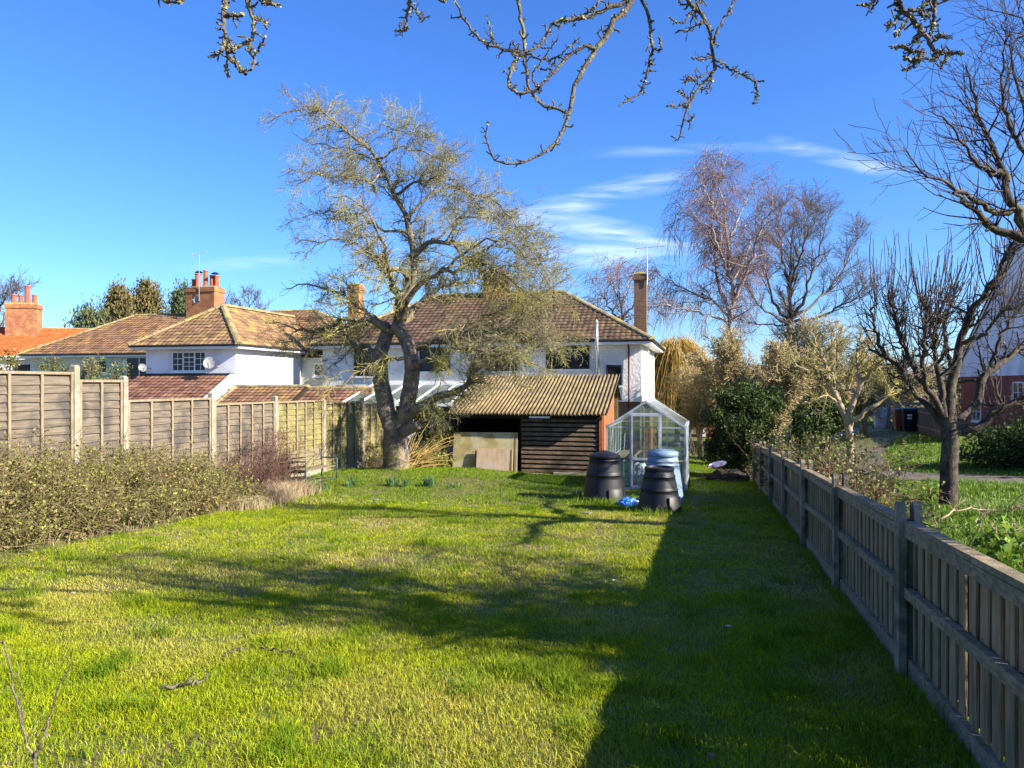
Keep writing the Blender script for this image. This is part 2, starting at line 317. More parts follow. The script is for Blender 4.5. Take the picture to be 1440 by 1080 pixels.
M['wood_far'] = mat('far_wood', (.15,.125,.075), (.085,.082,.05), .25, 6, rough=1, island=.4, hue=.02)
M['glass'] = glass_mat('greenhouse_glass', dirt=.05)
M['glass_dirty'] = glass_mat('greened_greenhouse_glass', (.75, .85, .78), .26, (.33, .40, .34), .07)
M['leaf_litter'] = mat('dead_leaf', (.2,.135,.07), (.09,.06,.035), 9, 4, rough=.8, island=.3)
# ------------------------------------------------------------------ ground
def grid(xs, ys):
    X, Y = np.meshgrid(xs, ys); Z = G(X, Y); nx, ny = len(xs), len(ys)
    i = np.arange(nx*ny).reshape(ny, nx)
    q = np.stack([i[:-1,:-1], i[:-1,1:], i[1:,1:], i[1:,:-1]], -1).reshape(-1, 4)
    return np.stack([X, Y, Z], -1).reshape(-1, 3), q
xs = np.concatenate([np.linspace(-1500, -60, 24), np.linspace(-50, -13, 20), np.linspace(-12, 14, 105), np.linspace(15, 50, 30), np.linspace(60, 1500, 24)])
ys = np.concatenate([np.linspace(-300, -12, 10), np.linspace(-8, 32, 161), np.linspace(33, 70, 25), np.linspace(80, 2500, 28)])
Vg, Qg = grid(xs, ys)
ground = link('ground', np_mesh('ground', Vg, Qg, True), M['turf']); ground['kind'] = 'structure'
def strip(name, pts, w, mt, dz):
    P = [np.array(p, float) for p in pts]; vs = []; fs = []
    n = 12
    D = smooth_path([(p[0], p[1], 0) for p in P], 60)
    for i in range(60):
        d = D[min(i+1, 59)]-D[max(i-1, 0)]; d = d/np.linalg.norm(d); s = np.array((-d[1], d[0]))
        for k in range(7):
            ww = w*(1+.12*math.sin(i*.9+k)); q = D[i][:2]+s*(k/6-.5)*ww; vs.append((q[0], q[1], g(q[0], q[1])+dz))
    for i in range(59):
        for k in range(6): a = i*7+k; fs.append((a, a+1, a+8, a+7))
    o = link(name, np_mesh(name, vs, fs, True), mt); o['kind'] = 'structure'; return o
def smooth_path(pts, n):
    P = np.array(pts, float)
    if len(P) == 2: t = np.linspace(0, 1, n)[:, None]; return P[0]*(1-t)+P[1]*t
    E = np.vstack([2*P[0]-P[1], P, 2*P[-1]-P[-2]]); m = len(P)-1
    L = np.concatenate([[0], np.cumsum(np.linalg.norm(np.diff(P, axis=0), axis=1))])
    s = np.linspace(0, L[-1], n); out = np.zeros((n, 3))
    for j, x in enumerate(s):
        i = min(max(int(np.searchsorted(L, x, 'right')-1), 0), m-1); t = (x-L[i])/max(1e-9, L[i+1]-L[i])
        a, b, c, d = E[i:i+4]
        out[j] = .5*((2*b)+(-a+c)*t+(2*a-5*b+4*c-d)*t*t+(-a+3*b-3*c+d)*t**3)
    return out
strip('gravel_path', [(26, 15.5), (17, 17.4), (13, 18.6), (10.6, 21), (11.6, 25), (15.2, 31), (19.5, 36), (24, 39)], 1.7, M['path'], .012)
pad = strip('concrete_drive', [(14.2, 37.2), (18, 37.0), (23, 36.5)], 3.2, M['pale_conc'], .016)
# ------------------------------------------------------------------ grass blades
def blades(P, h, w, lean, mt, name, seg=1, kind='stuff'):
    n = len(P); a = rng.uniform(0, 2*np.pi, n); d = np.stack([np.cos(a), np.sin(a), np.zeros(n)], 1)
    b = rng.uniform(0, 2*np.pi, n); L = np.stack([np.cos(b), np.sin(b), np.zeros(n)], 1)*(h*lean*rng.uniform(.2, 1.3, n))[:, None]
    up = np.zeros((n, 3)); up[:, 2] = h
    hw = (w*.5)[:, None]*d
    if seg == 1:
        Vv = np.stack([P-hw, P+hw, P+up*np.sqrt(np.maximum(.12, 1-lean**2*.4))+L], 1).reshape(-1, 3)
        Fq = np.arange(n*3).reshape(n, 3)
    else:
        m = P+up*.62+L*.3; t = P+up*.92+L
        Vv = np.stack([P-hw, P+hw, m-hw*.75, m+hw*.75, t], 1).reshape(-1, 3); o = np.arange(n)[:, None]*5
        Fq = np.concatenate([o+np.array([[0, 1, 3]]), o+np.array([[0, 3, 2]]), o+np.array([[2, 3, 4]])], 1).reshape(-1, 3)
    ob = link(name, np_mesh(name, Vv, Fq), mt)
    if kind: ob['kind'] = kind
    return ob
def vnoise(x, y, s, seed):
    r = np.random.default_rng(seed); T_ = r.random((64, 64)); x = x*s; y = y*s
    xi = np.floor(x).astype(int); yi = np.floor(y).astype(int); fx = sm(x-xi); fy = sm(y-yi)
    a = T_[xi % 64, yi % 64]; b = T_[(xi+1) % 64, yi % 64]; c = T_[xi % 64, (yi+1) % 64]; d = T_[(xi+1) % 64, (yi+1) % 64]
    return (a*(1-fx)+b*fx)*(1-fy)+(c*(1-fx)+d*fx)*fy
def lawn_pts(n, Y0, Y1, power):
    u = rng.random(n); Yv = (Y0**power+(Y1**power-Y0**power)*u)**(1/power)
    fx = 1.43+.26*Yv; lx = -10.6+.26*Yv
    xl = np.maximum(-.80*Yv-1.6, lx); X = xl+(fx-xl)*rng.random(n)
    k = (X < fx-.02) & (X > lx+.1)
    hedge = (X < -6.05+(Yv-11.0)*.19) & (Yv > 8.5) & (Yv < 17.6)
    return X[k & ~hedge], Yv[k & ~hedge]
for (n, Y0, Y1, pw, seg, hm, wd) in ((65000, .3, 2.6, 1.2, 1, .038, .007), (390000, 2.6, 7.5, 1.3, 2, .040, .0042), (250000, 7.5, 15, 1.0, 1, .040, .0085), (150000, 15, 30, 1.0, 1, .042, .016)):
    X, Yv = lawn_pts(n, Y0, Y1, pw)
    cl = vnoise(X, Yv, 2.2, 3)*.6+vnoise(X, Yv, 6, 4)*.4
    tuft = np.clip((vnoise(X+9, Yv, 3.1, 8)-.72)*4, 0, 1)
    h = hm*(.55+.9*cl)*rng.uniform(.6, 1.3, len(X))*(1+1.3*tuft)
    bare = vnoise(X, Yv, 1.3, 5)*.5+vnoise(X, Yv, 4.5, 6)*.5
    keep = rng.random(len(X)) < np.clip(1.75-bare*1.75, .10, 1)
    X, Yv, h = X[keep], Yv[keep], h[keep]
    rr_ = X-(1.43+.26*Yv); tk = rng.random(len(X)) < 1-.75*np.exp(-((rr_+1.55+.12*np.sin(Yv*1.3))/.13)**2)*vnoise(X, Yv, 1.4, 51); X, Yv, h = X[tk], Yv[tk], h[tk]; keep = np.flatnonzero(keep)[tk]
    lush = (Yv > 15.2-.33*np.minimum(X, 1)+rng.normal(0, .5, len(X))) & (Yv > 12) | (tuft[keep] > rng.uniform(.15, 1, len(X)))
    P = np.stack([X, Yv, G(X, Yv)-.003], 1)
    w = np.full(len(X), wd)*rng.uniform(.7, 1.3, len(X))
    if (~lush).any(): blades(P[~lush], h[~lush], w[~lush], .85, M['grass'], 'lawn_grass', seg)
    if lush.any(): blades(P[lush], h[lush]*1.25, w[lush], .7, M['lush'], 'lush_grass', seg)
X, Yv = lawn_pts(90000, 2.6, 13, 1.1); dk = vnoise(X, Yv, .8, 61)*.6+vnoise(X, Yv, 3, 62)*.4 > rng.uniform(.35, .85, len(X)); X, Yv = X[dk], Yv[dk]
blades(np.stack([X, Yv, G(X, Yv)], 1), rng.uniform(.015, .035, len(X)), rng.uniform(.003, .006, len(X)), 1.3, M['dry_grass'], 'dry_lawn_grass', 2)
# long grass left along the foot of both fences
yv = rng.uniform(2.4, 21, 5200); xx = 1.43+.26*yv-rng.uniform(.02, .16, 5200); blades(np.stack([xx, yv, G(xx, yv)], 1), rng.uniform(.03, .14, 5200)*(.35+vnoise(xx, yv, 1.6, 91)), np.full(5200, .006), .9, M['lush'], 'fence_foot_grass', 2)
# dead leaves and twig scraps
X, Yv = lawn_pts(260, 3.0, 16, .9); n = len(X); a = rng.uniform(0, 6.28, n); s_ = rng.uniform(.008, .022, n); ce = np.stack([X, Yv, G(X, Yv)+.028], 1); d1_ = np.stack([np.cos(a)*s_, np.sin(a)*s_, rng.uniform(-.008, .012, n)], 1); d2_ = np.stack([-np.sin(a)*s_*.55, np.cos(a)*s_*.55, rng.uniform(-.004, .01, n)], 1)
lt = link('leaf_litter', np_mesh('leaf_litter', np.stack([ce-d1_, ce-d2_, ce+d1_, ce+d2_], 1).reshape(-1, 3), np.arange(n*4).reshape(n, 4)), M['leaf_litter']); lt['kind'] = 'stuff'
# darker coarse tufts scattered over the lawn
tx, ty = lawn_pts(170, 3.5, 16, .9); tp = []; th = []
for x, y in zip(tx, ty):
    k = rnd.randint(50, 140); s = rnd.uniform(.05, .16)
    q = rng.normal(0, s, (k, 2))+(x, y); tp.append(q); th.append(rng.uniform(.03, .085, k))
tp = np.vstack(tp); th = np.concatenate(th)
blades(np.c_[tp, G(tp[:, 0], tp[:, 1])-.003], th, np.full(len(th), .006), .9, M['lush'], 'grass_tuft', 2)
# weeds and long grass on the neighbouring plot beyond the right fence
n = 150000; Yv = rng.uniform(3, 30, n); X = 1.43+.26*Yv+rng.uniform(.15, 8.5, n)*np.clip(Yv/11, .35, 1)
pp = smooth_path([(26, 15.5, 0), (17, 17.4, 0), (13, 18.6, 0), (10.6, 21, 0), (11.6, 25, 0), (15.2, 31, 0), (19.5, 36, 0), (24, 39, 0)], 60)[:, :2]
dm = np.min(np.hypot(X[:, None]-pp[None, :, 0], Yv[:, None]-pp[None, :, 1]), 1); kp = dm > .75+.3*vnoise(X, Yv, 1.5, 77); X, Yv = X[kp], Yv[kp]; n = len(X)
hh = rng.uniform(.05, .2, n)*np.where(Yv > 18.5, .5, 1)*(.4+1.1*vnoise(X, Yv, 1.1, 21))
bl = blades(np.stack([X, Yv, G(X, Yv)], 1), hh, rng.uniform(.008, .028, n), .9, M['weed'], 'wild_ground_cover', 2)
# grass far down the garden and on the verge
n = 26000; Yv = rng.uniform(28, 46, n); X = rng.uniform(5, 24, n)
blades(np.stack([X, Yv, G(X, Yv)], 1), rng.uniform(.04, .09, n), np.full(n, .03), .8, M['lush'], 'verge_grass', 1)
# ------------------------------------------------------------------ roofs
def inpoly(a, b, poly):
    c = False; n = len(poly)
    for i in range(n):
        (x0, y0), (x1, y1) = poly[i], poly[(i+1) % n]
        if (y0 > b) != (y1 > b) and a < (x1-x0)*(b-y0)/(y1-y0)+x0: c = not c
    return c
def tile_poly(mb, pts, tw, ch, arch=.02, step=.03, off=False):
    P = [Vector(p) for p in pts]; O = P[0]; u = (P[1]-P[0]).normalized(); nrm = u.cross(P[-1]-P[0]).normalized(); v = nrm.cross(u)
    poly = [((p-O).dot(u), (p-O).dot(v)) for p in P]
    bm_ = max(b for a, b in poly); a0 = min(a for a, b in poly); a1 = max(a for a, b in poly)
    for j in range(int(bm_/ch)+1):
        o = (tw/2 if off and j % 2 else 0)
        for i in range(int((a1-a0)/tw)+2):
            a = a0+i*tw-o; b = j*ch
            if not inpoly(a+tw/2, b+ch*.45, poly): continue
            jz = rnd.uniform(-.006, .006); jb = rnd.uniform(-.012, .012)
            f = lambda aa, bb, hh: O+u*aa+v*bb+nrm*hh
            e = .004; t = step+jz; bt = b-.04+jb
            mb.add([f(a+e, bt, t), f(a+tw/2, bt, t+arch), f(a+tw-e, bt, t), f(a+e, b+ch, jz), f(a+tw/2, b+ch, arch+jz), f(a+tw-e, b+ch, jz),
                    f(a+e, bt, t-.03), f(a+tw/2, bt, t+arch-.03), f(a+tw-e, bt, t-.03)],
                   [(0,1,4,3), (1,2,5,4), (6,7,1,0), (7,8,2,1)])
def cap_line(mb, a, b, r=.13, step=.36, lift=.03):
    a = Vector(a); b = Vector(b); L = (b-a).length; n = max(1, int(L/step)); d = (b-a).normalized(); s = d.cross(Vector((0, 0, 1))).normalized(); up = s.cross(d)
    for i in range(n):
        p0 = a+d*(L*i/n-.02); p1 = a+d*(L*(i+1)/n+.02); vs = []
        for p, rr in ((p0, r*1.06), (p1, r*.94)):
            for k in range(6):
                t = math.pi*k/5; vs.append(p+s*(rr*math.cos(t))+up*(rr*math.sin(t)*.8+lift-.05))
        mb.add(vs, [(k, k+1, k+7, k+6) for k in range(5)]+[(0,1,2,3,4,5), (11,10,9,8,7,6)])
def roof(root, slopes, mt, tw, ch, caps, name='roof', tiled=None, cap_r=.13, arch=.02, extra=None):
    mb = MB()
    for s in slopes:
        P = [Vector(p) for p in s]; nn = (P[1]-P[0]).cross(P[-1]-P[0]).normalized()
        mb.ext([p-nn*.012 for p in P], -nn*.10)
    r = mb.build(name, M['shed_dark'], root)
    for k, s in enumerate(slopes):
        if tiled is not None and k not in tiled: continue
        tb = MB(); tile_poly(tb, s, tw, ch, arch)
        if tb.v: tb.build('roof_tiles', extra.get(k, mt) if extra else mt, r, kind='stuff')
    cb_ = MB()
    for a, b in caps: cap_line(cb_, a, b, cap_r)
    if cb_.v: cb_.build('ridge_tiles', M['cap_tile'], r, kind='stuff')
    return r
def hip(u0, u1, v0, v1, ze, zr, axis='u', e0=1, e1=1):   # eave rectangle -> slopes (front, right, back, left) and cap lines
    A, B, C_, D = (u0,v0,ze), (u1,v0,ze), (u1,v1,ze), (u0,v1,ze)
    if axis == 'u':
        h = (v1-v0)/2; r0 = (u0+h*e0, v0+h, zr); r1 = (u1-h*e1, v0+h, zr)
        return [[A,B,r1,r0], [B,C_,r1], [C_,D,r0,r1], [D,A,r0]], [(r0,r1), (A,r0), (B,r1), (D,r0), (C_,r1)]
    h = (u1-u0)/2; r0 = (u0+h, v0+h*e0, zr); r1 = (u0+h, v1-h*e1, zr)
    return [[A,B,r0], [B,C_,r1,r0], [C_,D,r1], [D,A,r0,r1]], [(r0,r1), (A,r0), (B,r0), (D,r1), (C_,r1)]
def eaves(root, u0, u1, v0, v1, z, gut='black', sides='frl', inset=.3):
    fb = MB(); gb = MB()
    if 'f' in sides: fb.box(u0+.04, u1-.04, v0+.03, v0+.055, z-.2, z-.015); gb.tube([(u0, v0-.03, z-.04), (u1, v0-.03, z-.04)], .055, 8)
    if 'r' in sides: fb.box(u1-.055, u1-.03, v0+.06, v1-.06, z-.2, z-.015); gb.tube([(u1+.03, v0, z-.04), (u1+.03, v1, z-.04)], .055, 8)
    if 'l' in sides: fb.box(u0+.03, u0+.055, v0+.06, v1-.06, z-.2, z-.015)
    fb.box(u0+.06, u1-.06, v0+.06, v1-.06, z-.20, z-.17)
    fb.build('fascia', M['white'], root); gb.build('gutter', M[gut], root)
def window(root, a0, a1, z0, z1, plane, axis='u', mt='white', cols=3, bars=(2, 3), sill=True, top_light=True, outward=-1):
    """casement window; axis 'u': in a wall of constant v (plane), spanning u; axis 'v': wall of constant u"""
    def B(mb, a, b, d0, d1, c, d):
        lo, hi = sorted((plane+outward*d0, plane+outward*d1))
        if axis == 'u': mb.box(a, b, lo, hi, c, d)
        else: mb.box(lo, hi, a, b, c, d)
    t = .06; fr = MB()
    B(fr, a0, a1, -.02, .05, z1-t, z1); B(fr, a0, a1, -.02, .05, z0, z0+t)
    B(fr, a0, a0+t, -.02, .05, z0+t, z1-t); B(fr, a1-t, a1, -.02, .05, z0+t, z1-t)
    cw = (a1-a0)/cols
    for k in range(1, cols): B(fr, a0+k*cw-t/2, a0+k*cw+t/2, -.02, .05, z0+t, z1-t)
    f = fr.build('window', M[mt], root)
    for k in range(cols):
        p0 = a0+k*cw+t*.5; p1 = a0+(k+1)*cw-t*.5
        zt = z1-t
        if cols == 3 and k == 1 and top_light:
            zt = z0+(z1-z0)*.68; cb_ = MB(); B(cb_, p0, p1, -.02, .045, zt, zt+.05); cb_.build('casement_bar', M[mt], f)
            pp = MB(); B(pp, p0, p1, .004, .012, zt+.05, z1-t); pp.build('pane', M['pane'], f)
            g2 = MB(); B(g2, (p0+p1)/2-.012, (p0+p1)/2+.012, .013, .024, zt+.052, z1-t); g2.build('glazing_bars', M[mt], f)
        pp = MB(); B(pp, p0, p1, .004, .012, z0+t, zt); pp.build('pane', M['pane'], f)
        if bars:
            gb = MB(); nb, nr = bars
            for i in range(1, nb): x = p0+(p1-p0)*i/nb; B(gb, x-.013, x+.013, .013, .026, z0+t+.002, zt-.002)
            for i in range(1, nr): z = z0+t+(zt-z0-t)*i/nr; B(gb, p0+.002, p1-.002, .0135, .0265, z-.013, z+.013)
            if gb.v: gb.build('glazing_bars', M[mt], f)
    if sill:
        sb = MB(); B(sb, a0-.06, a1+.06, .0, .10, z0-.07, z0-.004); sb.build('sill', M['white'], f)
    return f
def stack(root, u0, u1, v0, v1, z0, z1, brick, pots=(), cap='lichen_cap', flash=True):
    mb = MB(); mb.box(u0, u1, v0, v1, z0, z1-.32); mb.box(u0-.05, u1+.05, v0-.05, v1+.05, z1-.318, z1-.16); mb.box(u0-.02, u1+.02, v0-.02, v1+.02, z1-.158, z1-.06)
    c = mb.build('chimney', M[brick], root)
    fl = MB(); fl.hexa([(u0-.03,v0-.03,z1-.058),(u1+.03,v0-.03,z1-.058),(u1+.03,v1+.03,z1-.058),(u0-.03,v1+.03,z1-.058),(u0+.1,v0+.1,z1+.04),(u1-.1,v0+.1,z1+.04),(u1-.1,v1-.1,z1+.04),(u0+.1,v1-.1,z1+.04)])
    fl.build('chimney_cap', M[cap], c)
    for (pu, pv, h, r) in pots:
        pb_ = MB(); z = z1-.02
        pb_.lathe([(r*1.1, z), (r*1.12, z+.08), (r*.95, z+.10), (r*.85, z+h-.08), (r*1.05, z+h-.07), (r*1.05, z+h), (r*.7, z+h), (r*.7, z+h-.1)], 12, (pu, pv)); pb_.build('chimney_pot', M['pot'], c, smooth=False)
    return c
def yagi(root, u, v, z0, z1, blen, n, ang, size=.22, tilt=0):
    mb = MB(); mb.tube([(u, v, z0), (u, v, z1)], .022, 6); ca_, sa = math.cos(ang), math.sin(ang)
    p = lambda s, w=0, h=0: (u+ca_*s-sa*w, v+sa*s+ca_*w, z1+h+s*tilt)
    mb.tube([p(-blen*.4), p(blen*.6)], .018, 6)
    for i in range(n):
        s = -blen*.3+blen*.88*i/(n-1); L = size*(1.1-.4*i/n); mb.tube([p(s, -L), p(s, L)], .010, 5); 
    for h in (-.14, .14): mb.tube([p(-blen*.4, -.2, h), p(-blen*.4, .2, h)], .012, 5)
    mb.tube([p(-blen*.4, 0, -.2), p(-blen*.4, 0, .2)], .012, 5)
    return mb.build('aerial', M['steel'], root)
def dish(root, c, d, r, mt, wall=None):
    c = Vector(c); d = Vector(d).normalized(); a = d.cross(Vector((0, 0, 1))).normalized(); b = a.cross(d); mb = MB(); vs = [c]; n = 16
    rings = 4
    for j in range(1, rings+1):
        rr = r*j/rings
        for k in range(n): t = 2*math.pi*k/n; vs.append(c+a*(rr*math.cos(t)*.92)+b*(rr*math.sin(t))+d*(.28*rr*rr/r))
    fs = [(0, 1+k, 1+(k+1) % n) for k in range(n)]
    for j in range(rings-1):
        for k in range(n): fs.append((1+j*n+k, 1+(j+1)*n+k, 1+(j+1)*n+(k+1) % n, 1+j*n+(k+1) % n))
    mb.add(vs, fs); mb.add([v-d*.012 for v in vs], [f[::-1] for f in fs])
    o = mb.build('satellite_dish', M[mt], root, smooth=True)
    ab = MB(); ab.tube([c-b*r*.9+d*.1, c-b*r*.5+d*r*1.1], .018, 6); ab.tube([c-b*r*.52+d*r*1.05, c-b*r*.38+d*r*1.3], .035, 8)
    if wall is not None: ab.tube([c-d*.01, Vector(wall)], .022, 6); 
    ab.build('dish_arm', M['grey_dish'], o); return o
# ------------------------------------------------------------------ main house (behind shed)
gz = -1.42
H = T('semi_detached_house', 'white rendered pair of houses with brown hipped roof behind the corrugated shed', 'house', (5.25, 30, gz), ROT)
mb = MB(); mb.box(-14.3, 0, 0, 8, 1.08, 3.45); mb.build('wall', M['rough_plaster'], H)
mb = MB(); mb.box(-14.24, -.06, .06, 7.94, gz-.3, 1.078); mb.build('plinth_wall', M['brick_brn'], H)
sl, cp = hip(-14.75, .45, -.45, 8.45, 3.60, 6.15)
mh = roof(H, sl, M['tile_brown'], .235, .30, cp, tiled=(0, 1, 3), cap_r=.15)
eaves(H, -14.75, .45, -.45, 8.45, 3.60, sides='frl')
stack(H, -.72, -.14, 4.6, 5.2, 3.7, 7.0, 'brick_brn')
stack(H, -7.75, -6.7, 3.5, 4.45, 5.4, 7.15, 'brick_or', [(-7.5, 4, .3, .12), (-6.95, 4, .3, .12)])
stack(H, -14.9, -14.3, 3.6, 4.2, gz, 6.85, 'brick_or')
yagi(H, -.1, 4.55, 6.4, 8.15, 1.35, 8, math.radians(16), .16, .1)
fb = MB(); fb.slab((-7.9, 3.42, 5.72), (-6.55, 3.42, 5.72), .25, .03, (0, -.5, .87)); fb.slab((-6.6, 3.3, 5.6), (-6.6, 4.0, 6.05), .25, .03); fb.build('flashing', M['lead'], H)
window(H, -3.95, -2.12, 2.42, 3.38, 0, mt='black', cols=2, bars=(1, 1), sill=True)
window(H, -1.42, -.80, 1.74, 2.58, 0, mt='dark_frame', cols=1, bars=(1, 1), sill=True)
window(H, -6.6, -5.2, 2.35, 3.38, 0, mt='black', cols=2, bars=(1, 1))
window(H, -9.6, -8.2, 2.35, 3.38, 0, mt='black', cols=2, bars=(1, 1))
window(H, -12.75, -11.2, 2.15, 3.38, 0, mt='black', cols=2, bars=(1, 2))
window(H, 1.2, 2.0, 1.9, 3.2, 0, axis='v', mt='white', cols=2, bars=(1, 1), outward=1)
mb = MB(); mb.tube([(-.5, -.36, 3.52), (-.5, -.3, 3.42), (-.5, -.08, 3.22), (-.5, -.08, gz)], .042, 8); mb.build('drainpipe', M['pipe'], H, smooth=True)
mb = MB(); mb.tube([(-1.75, -.12, 1.9), (-1.75, -.14, 2.9), (-1.75, -.55, 3.3), (-1.75, -.56, 4.25)], .07, 10); mb.tube([(-1.75, -.56, 4.25), (-1.75, -.56, 4.42)], [.085, .02], 10); mb.build('flue', M['steel'], H, smooth=True)
mb = MB(); mb.tube([(-4.0, 2.0, 4.9), (-4.0, 2.0, 5.72)], .06, 8); mb.lathe([(.085, 5.6), (.085, 5.75), (.03, 5.82)], 8, (-4.0, 2.0)); mb.build('vent_pipe', M['black'], H)
mb = MB(); mb.box(-5.2, -4.1, 1.62, 2.0, 4.82, 4.9); mb.build('roof_vent', M['black'], H)
mb = MB(); mb.tube([(.1, 2.3, 3.4), (.1, 2.3, 1.1)], .04, 8); mb.build('side_pipe', M['white'], H)
# conservatory on the back of the house
K = T('conservatory', 'low white lean-to conservatory with grey glazed roof against the house', 'conservatory', (5.25, 30, gz), ROT)
mb = MB(); mb.box(-11.8, -5.6, -3.0, -2.92, gz-.2, .2); mb.box(-11.8, -11.72, -2.92, -.02, gz-.2, .2); mb.box(-5.68, -5.6, -2.92, -.02, gz-.2, .2); mb.build('wall', M['plaster'], K)
for k in range(8):
    u0 = -11.8+k*.775; mb = MB(); mb.add([(u0+.04, -3.1, 1.0), (u0+.735, -3.1, 1.0), (u0+.735, -.02, 1.78), (u0+.04, -.02, 1.78)], [(0,1,2,3)]); mb.build('roof_pane', M['glass_dirty'], K)
    mb = MB(); mb.box(u0+.05, u0+.725, -2.97, -2.95, .22, .92); mb.build('side_pane', M['pane'], K)
mb = MB()
for k in range(9): u0 = -11.8+k*.775; mb.slab((u0, -3.12, 1.0), (u0, -.02, 1.79), .07, .06); mb.box(u0-.03, u0+.03, -3.0, -2.93, .2, .99)
mb.box(-11.85, -5.55, -3.15, -2.9, .93, 1.04); mb.box(-11.85, -5.55, -.08, -.005, 1.76, 1.88); mb.build('frame', M['white'], K)
for u in (-11.78, -5.62):
    mb = MB(); mb.ext([(u, -3.0, .2), (u, -.02, .2), (u, -.02, 1.72), (u, -3.0, .95)], (.04, 0, 0)); mb.build('gable_wall', M['plaster'], K)
# ------------------------------------------------------------------ middle house
gz = -1.45
Hm = T('projecting_house', 'white rendered house with lichened roof, five red chimney pots and two dishes', 'house', (-12.7, 34, gz), ROT)
VB = 5.7
mb = MB(); mb.box(-4.9, 0, 0, VB, gz-.3, 3.5); mb.build('wall', M['plaster'], Hm)
mb = MB(); mb.box(-18, -4.902, VB, VB+8, gz-.3, 3.44); mb.box(-.2, 2.6, VB+.02, VB+8, gz-.3, 3.2); mb.build('rear_wall', M['cream'], Hm)
sl, cp = hip(-5.4, .5, -.5, VB+6, 3.62, 5.72, 'v', 1, 0)
roof(Hm, sl, M['tile_lichen'], .25, .30, cp[:3], tiled=(0, 1, 3), cap_r=.17)
eaves(Hm, -5.4, .5, -.5, VB+1, 3.62, sides='frl')
sl, cp = hip(-18.5, 3.0, VB-.4, VB+8.4, 3.56, 6.15)
roof(Hm, sl, M['tile_mid'], .25, .30, cp, name='rear_roof', tiled=(0, 1, 3))
eaves(Hm, -18.5, -5.42, VB-.4, VB+8.4, 3.55, sides='fl')
stack(Hm, -9.95, -7.95, VB+3.5, VB+4.5, 5.2, 7.75, 'brick_or', [(-9.75, VB+4.0, .55, .16), (-9.3, VB+3.75, .85, .17), (-8.85, VB+3.9, 1.05, .15), (-8.45, VB+4, .75, .17), (-8.15, VB+4, .72, .16)], cap='dark_conc')
for u, z in ((-9.3, 8.65), (-8.15, 8.52)):
    mb = MB(); mb.lathe([(.22, z), (.24, z+.03), (.1, z+.12)], 10, (u, VB+3.85)); mb.build('pot_cowl', M['black'], Hm)
yagi(Hm, -8.95, VB+3.42, 6.9, 9.75, .9, 5, math.radians(40), .30, .3)
dish(Hm, (-8.95, VB+3.2, 6.9), (-.2, -1, .3), .24, 'grey_dish', (-8.95, VB+3.5, 6.9))
window(Hm, -3.42, -1.55, 2.38, 3.32, 0, cols=3, bars=(2, 3))
window(Hm, -8.35, -6.45, 2.25, 3.34, VB, cols=3, bars=(2, 3))
window(Hm, -11.15, -9.35, 2.2, 3.34, VB, cols=2, bars=(1, 1))
window(Hm, -13.0, -12.6, 2.5, 3.1, VB, cols=1, bars=(1, 1), mt='dark_frame')
window(Hm, .75, 1.35, 2.2, 2.9, VB+.02, cols=1, bars=(1, 2))
dish(Hm, (-1.05, -.45, 2.75), (.45, -1, .35), .29, 'pale_dish', (-.9, 0, 2.6)); dish(Hm, (-4.75, -.4, 2.55), (.75, -.6, .3), .20, 'grey_dish', (-4.6, 0, 2.55))
mb = MB(); mb.slab((-7.4, VB+2.7, 5.29), (-6.2, VB+2.7, 5.29), .8, .06, (0, -.5, .87)); mb.build('skylight', M['pane'], Hm)
mb = MB(); mb.box(-4.95, .02, -.025, -.003, 2.2, 2.3); mb.build('flashing', M['black'], Hm)
mb = MB(); mb.tube([(2.4, VB-.1, 3.2), (2.4, VB-.1, gz)], .1, 8); mb.build('drainpipe', M['shed_dark'], Hm)
# lean-to in front of it
sl = [[(-6.7, -1.95, 1.12), (-.28, -1.95, 1.12), (-.28, -.03, 2.2), (-6.7, -.03, 2.2)]]
roof(Hm, sl, M['tile_low'], .27, .27, [], name='lean_to_roof')
mb = MB(); mb.ext([(-.27, -2.1, gz), (-.27, -.004, gz), (-.27, -.004, 2.28), (-.27, -2.1, 1.1)], (.3, 0, 0)); mb.box(-6.6, -.275, -1.7, -1.6, gz, 1.1); mb.build('lean_to_wall', M['plaster'], Hm)
# low outbuilding between the two houses
Ho = T('tiled_outbuilding', 'low outbuilding with red tiled hipped roof between the two white houses', 'outbuilding', (-12.96, 31.53, gz), ROT)
mb = MB(); mb.box(.05, 7.2, .4, 3.6, gz-.3, .62); mb.ext([(.05, .4, .622), (.05, 3.6, .622), (.05, 2, 1.5)], (.1, 0, 0)); mb.build('wall', M['brick_brn'], Ho)
sl, cp = hip(0, 3.6, 0, 4.0, .68, 1.70, 'u', 0, 0); sl2, cp2 = hip(3.62, 7.6, .2, 4.0, .66, 1.62, 'u', 0, .5)
roof(Ho, sl, M['tile_mid'], .25, .27, [cp[0], cp[1]], tiled=(0, 3)); roof(Ho, sl2, M['tile_low'], .25, .27, [cp2[0], cp2[2]], name='second_roof', tiled=(0, 1))
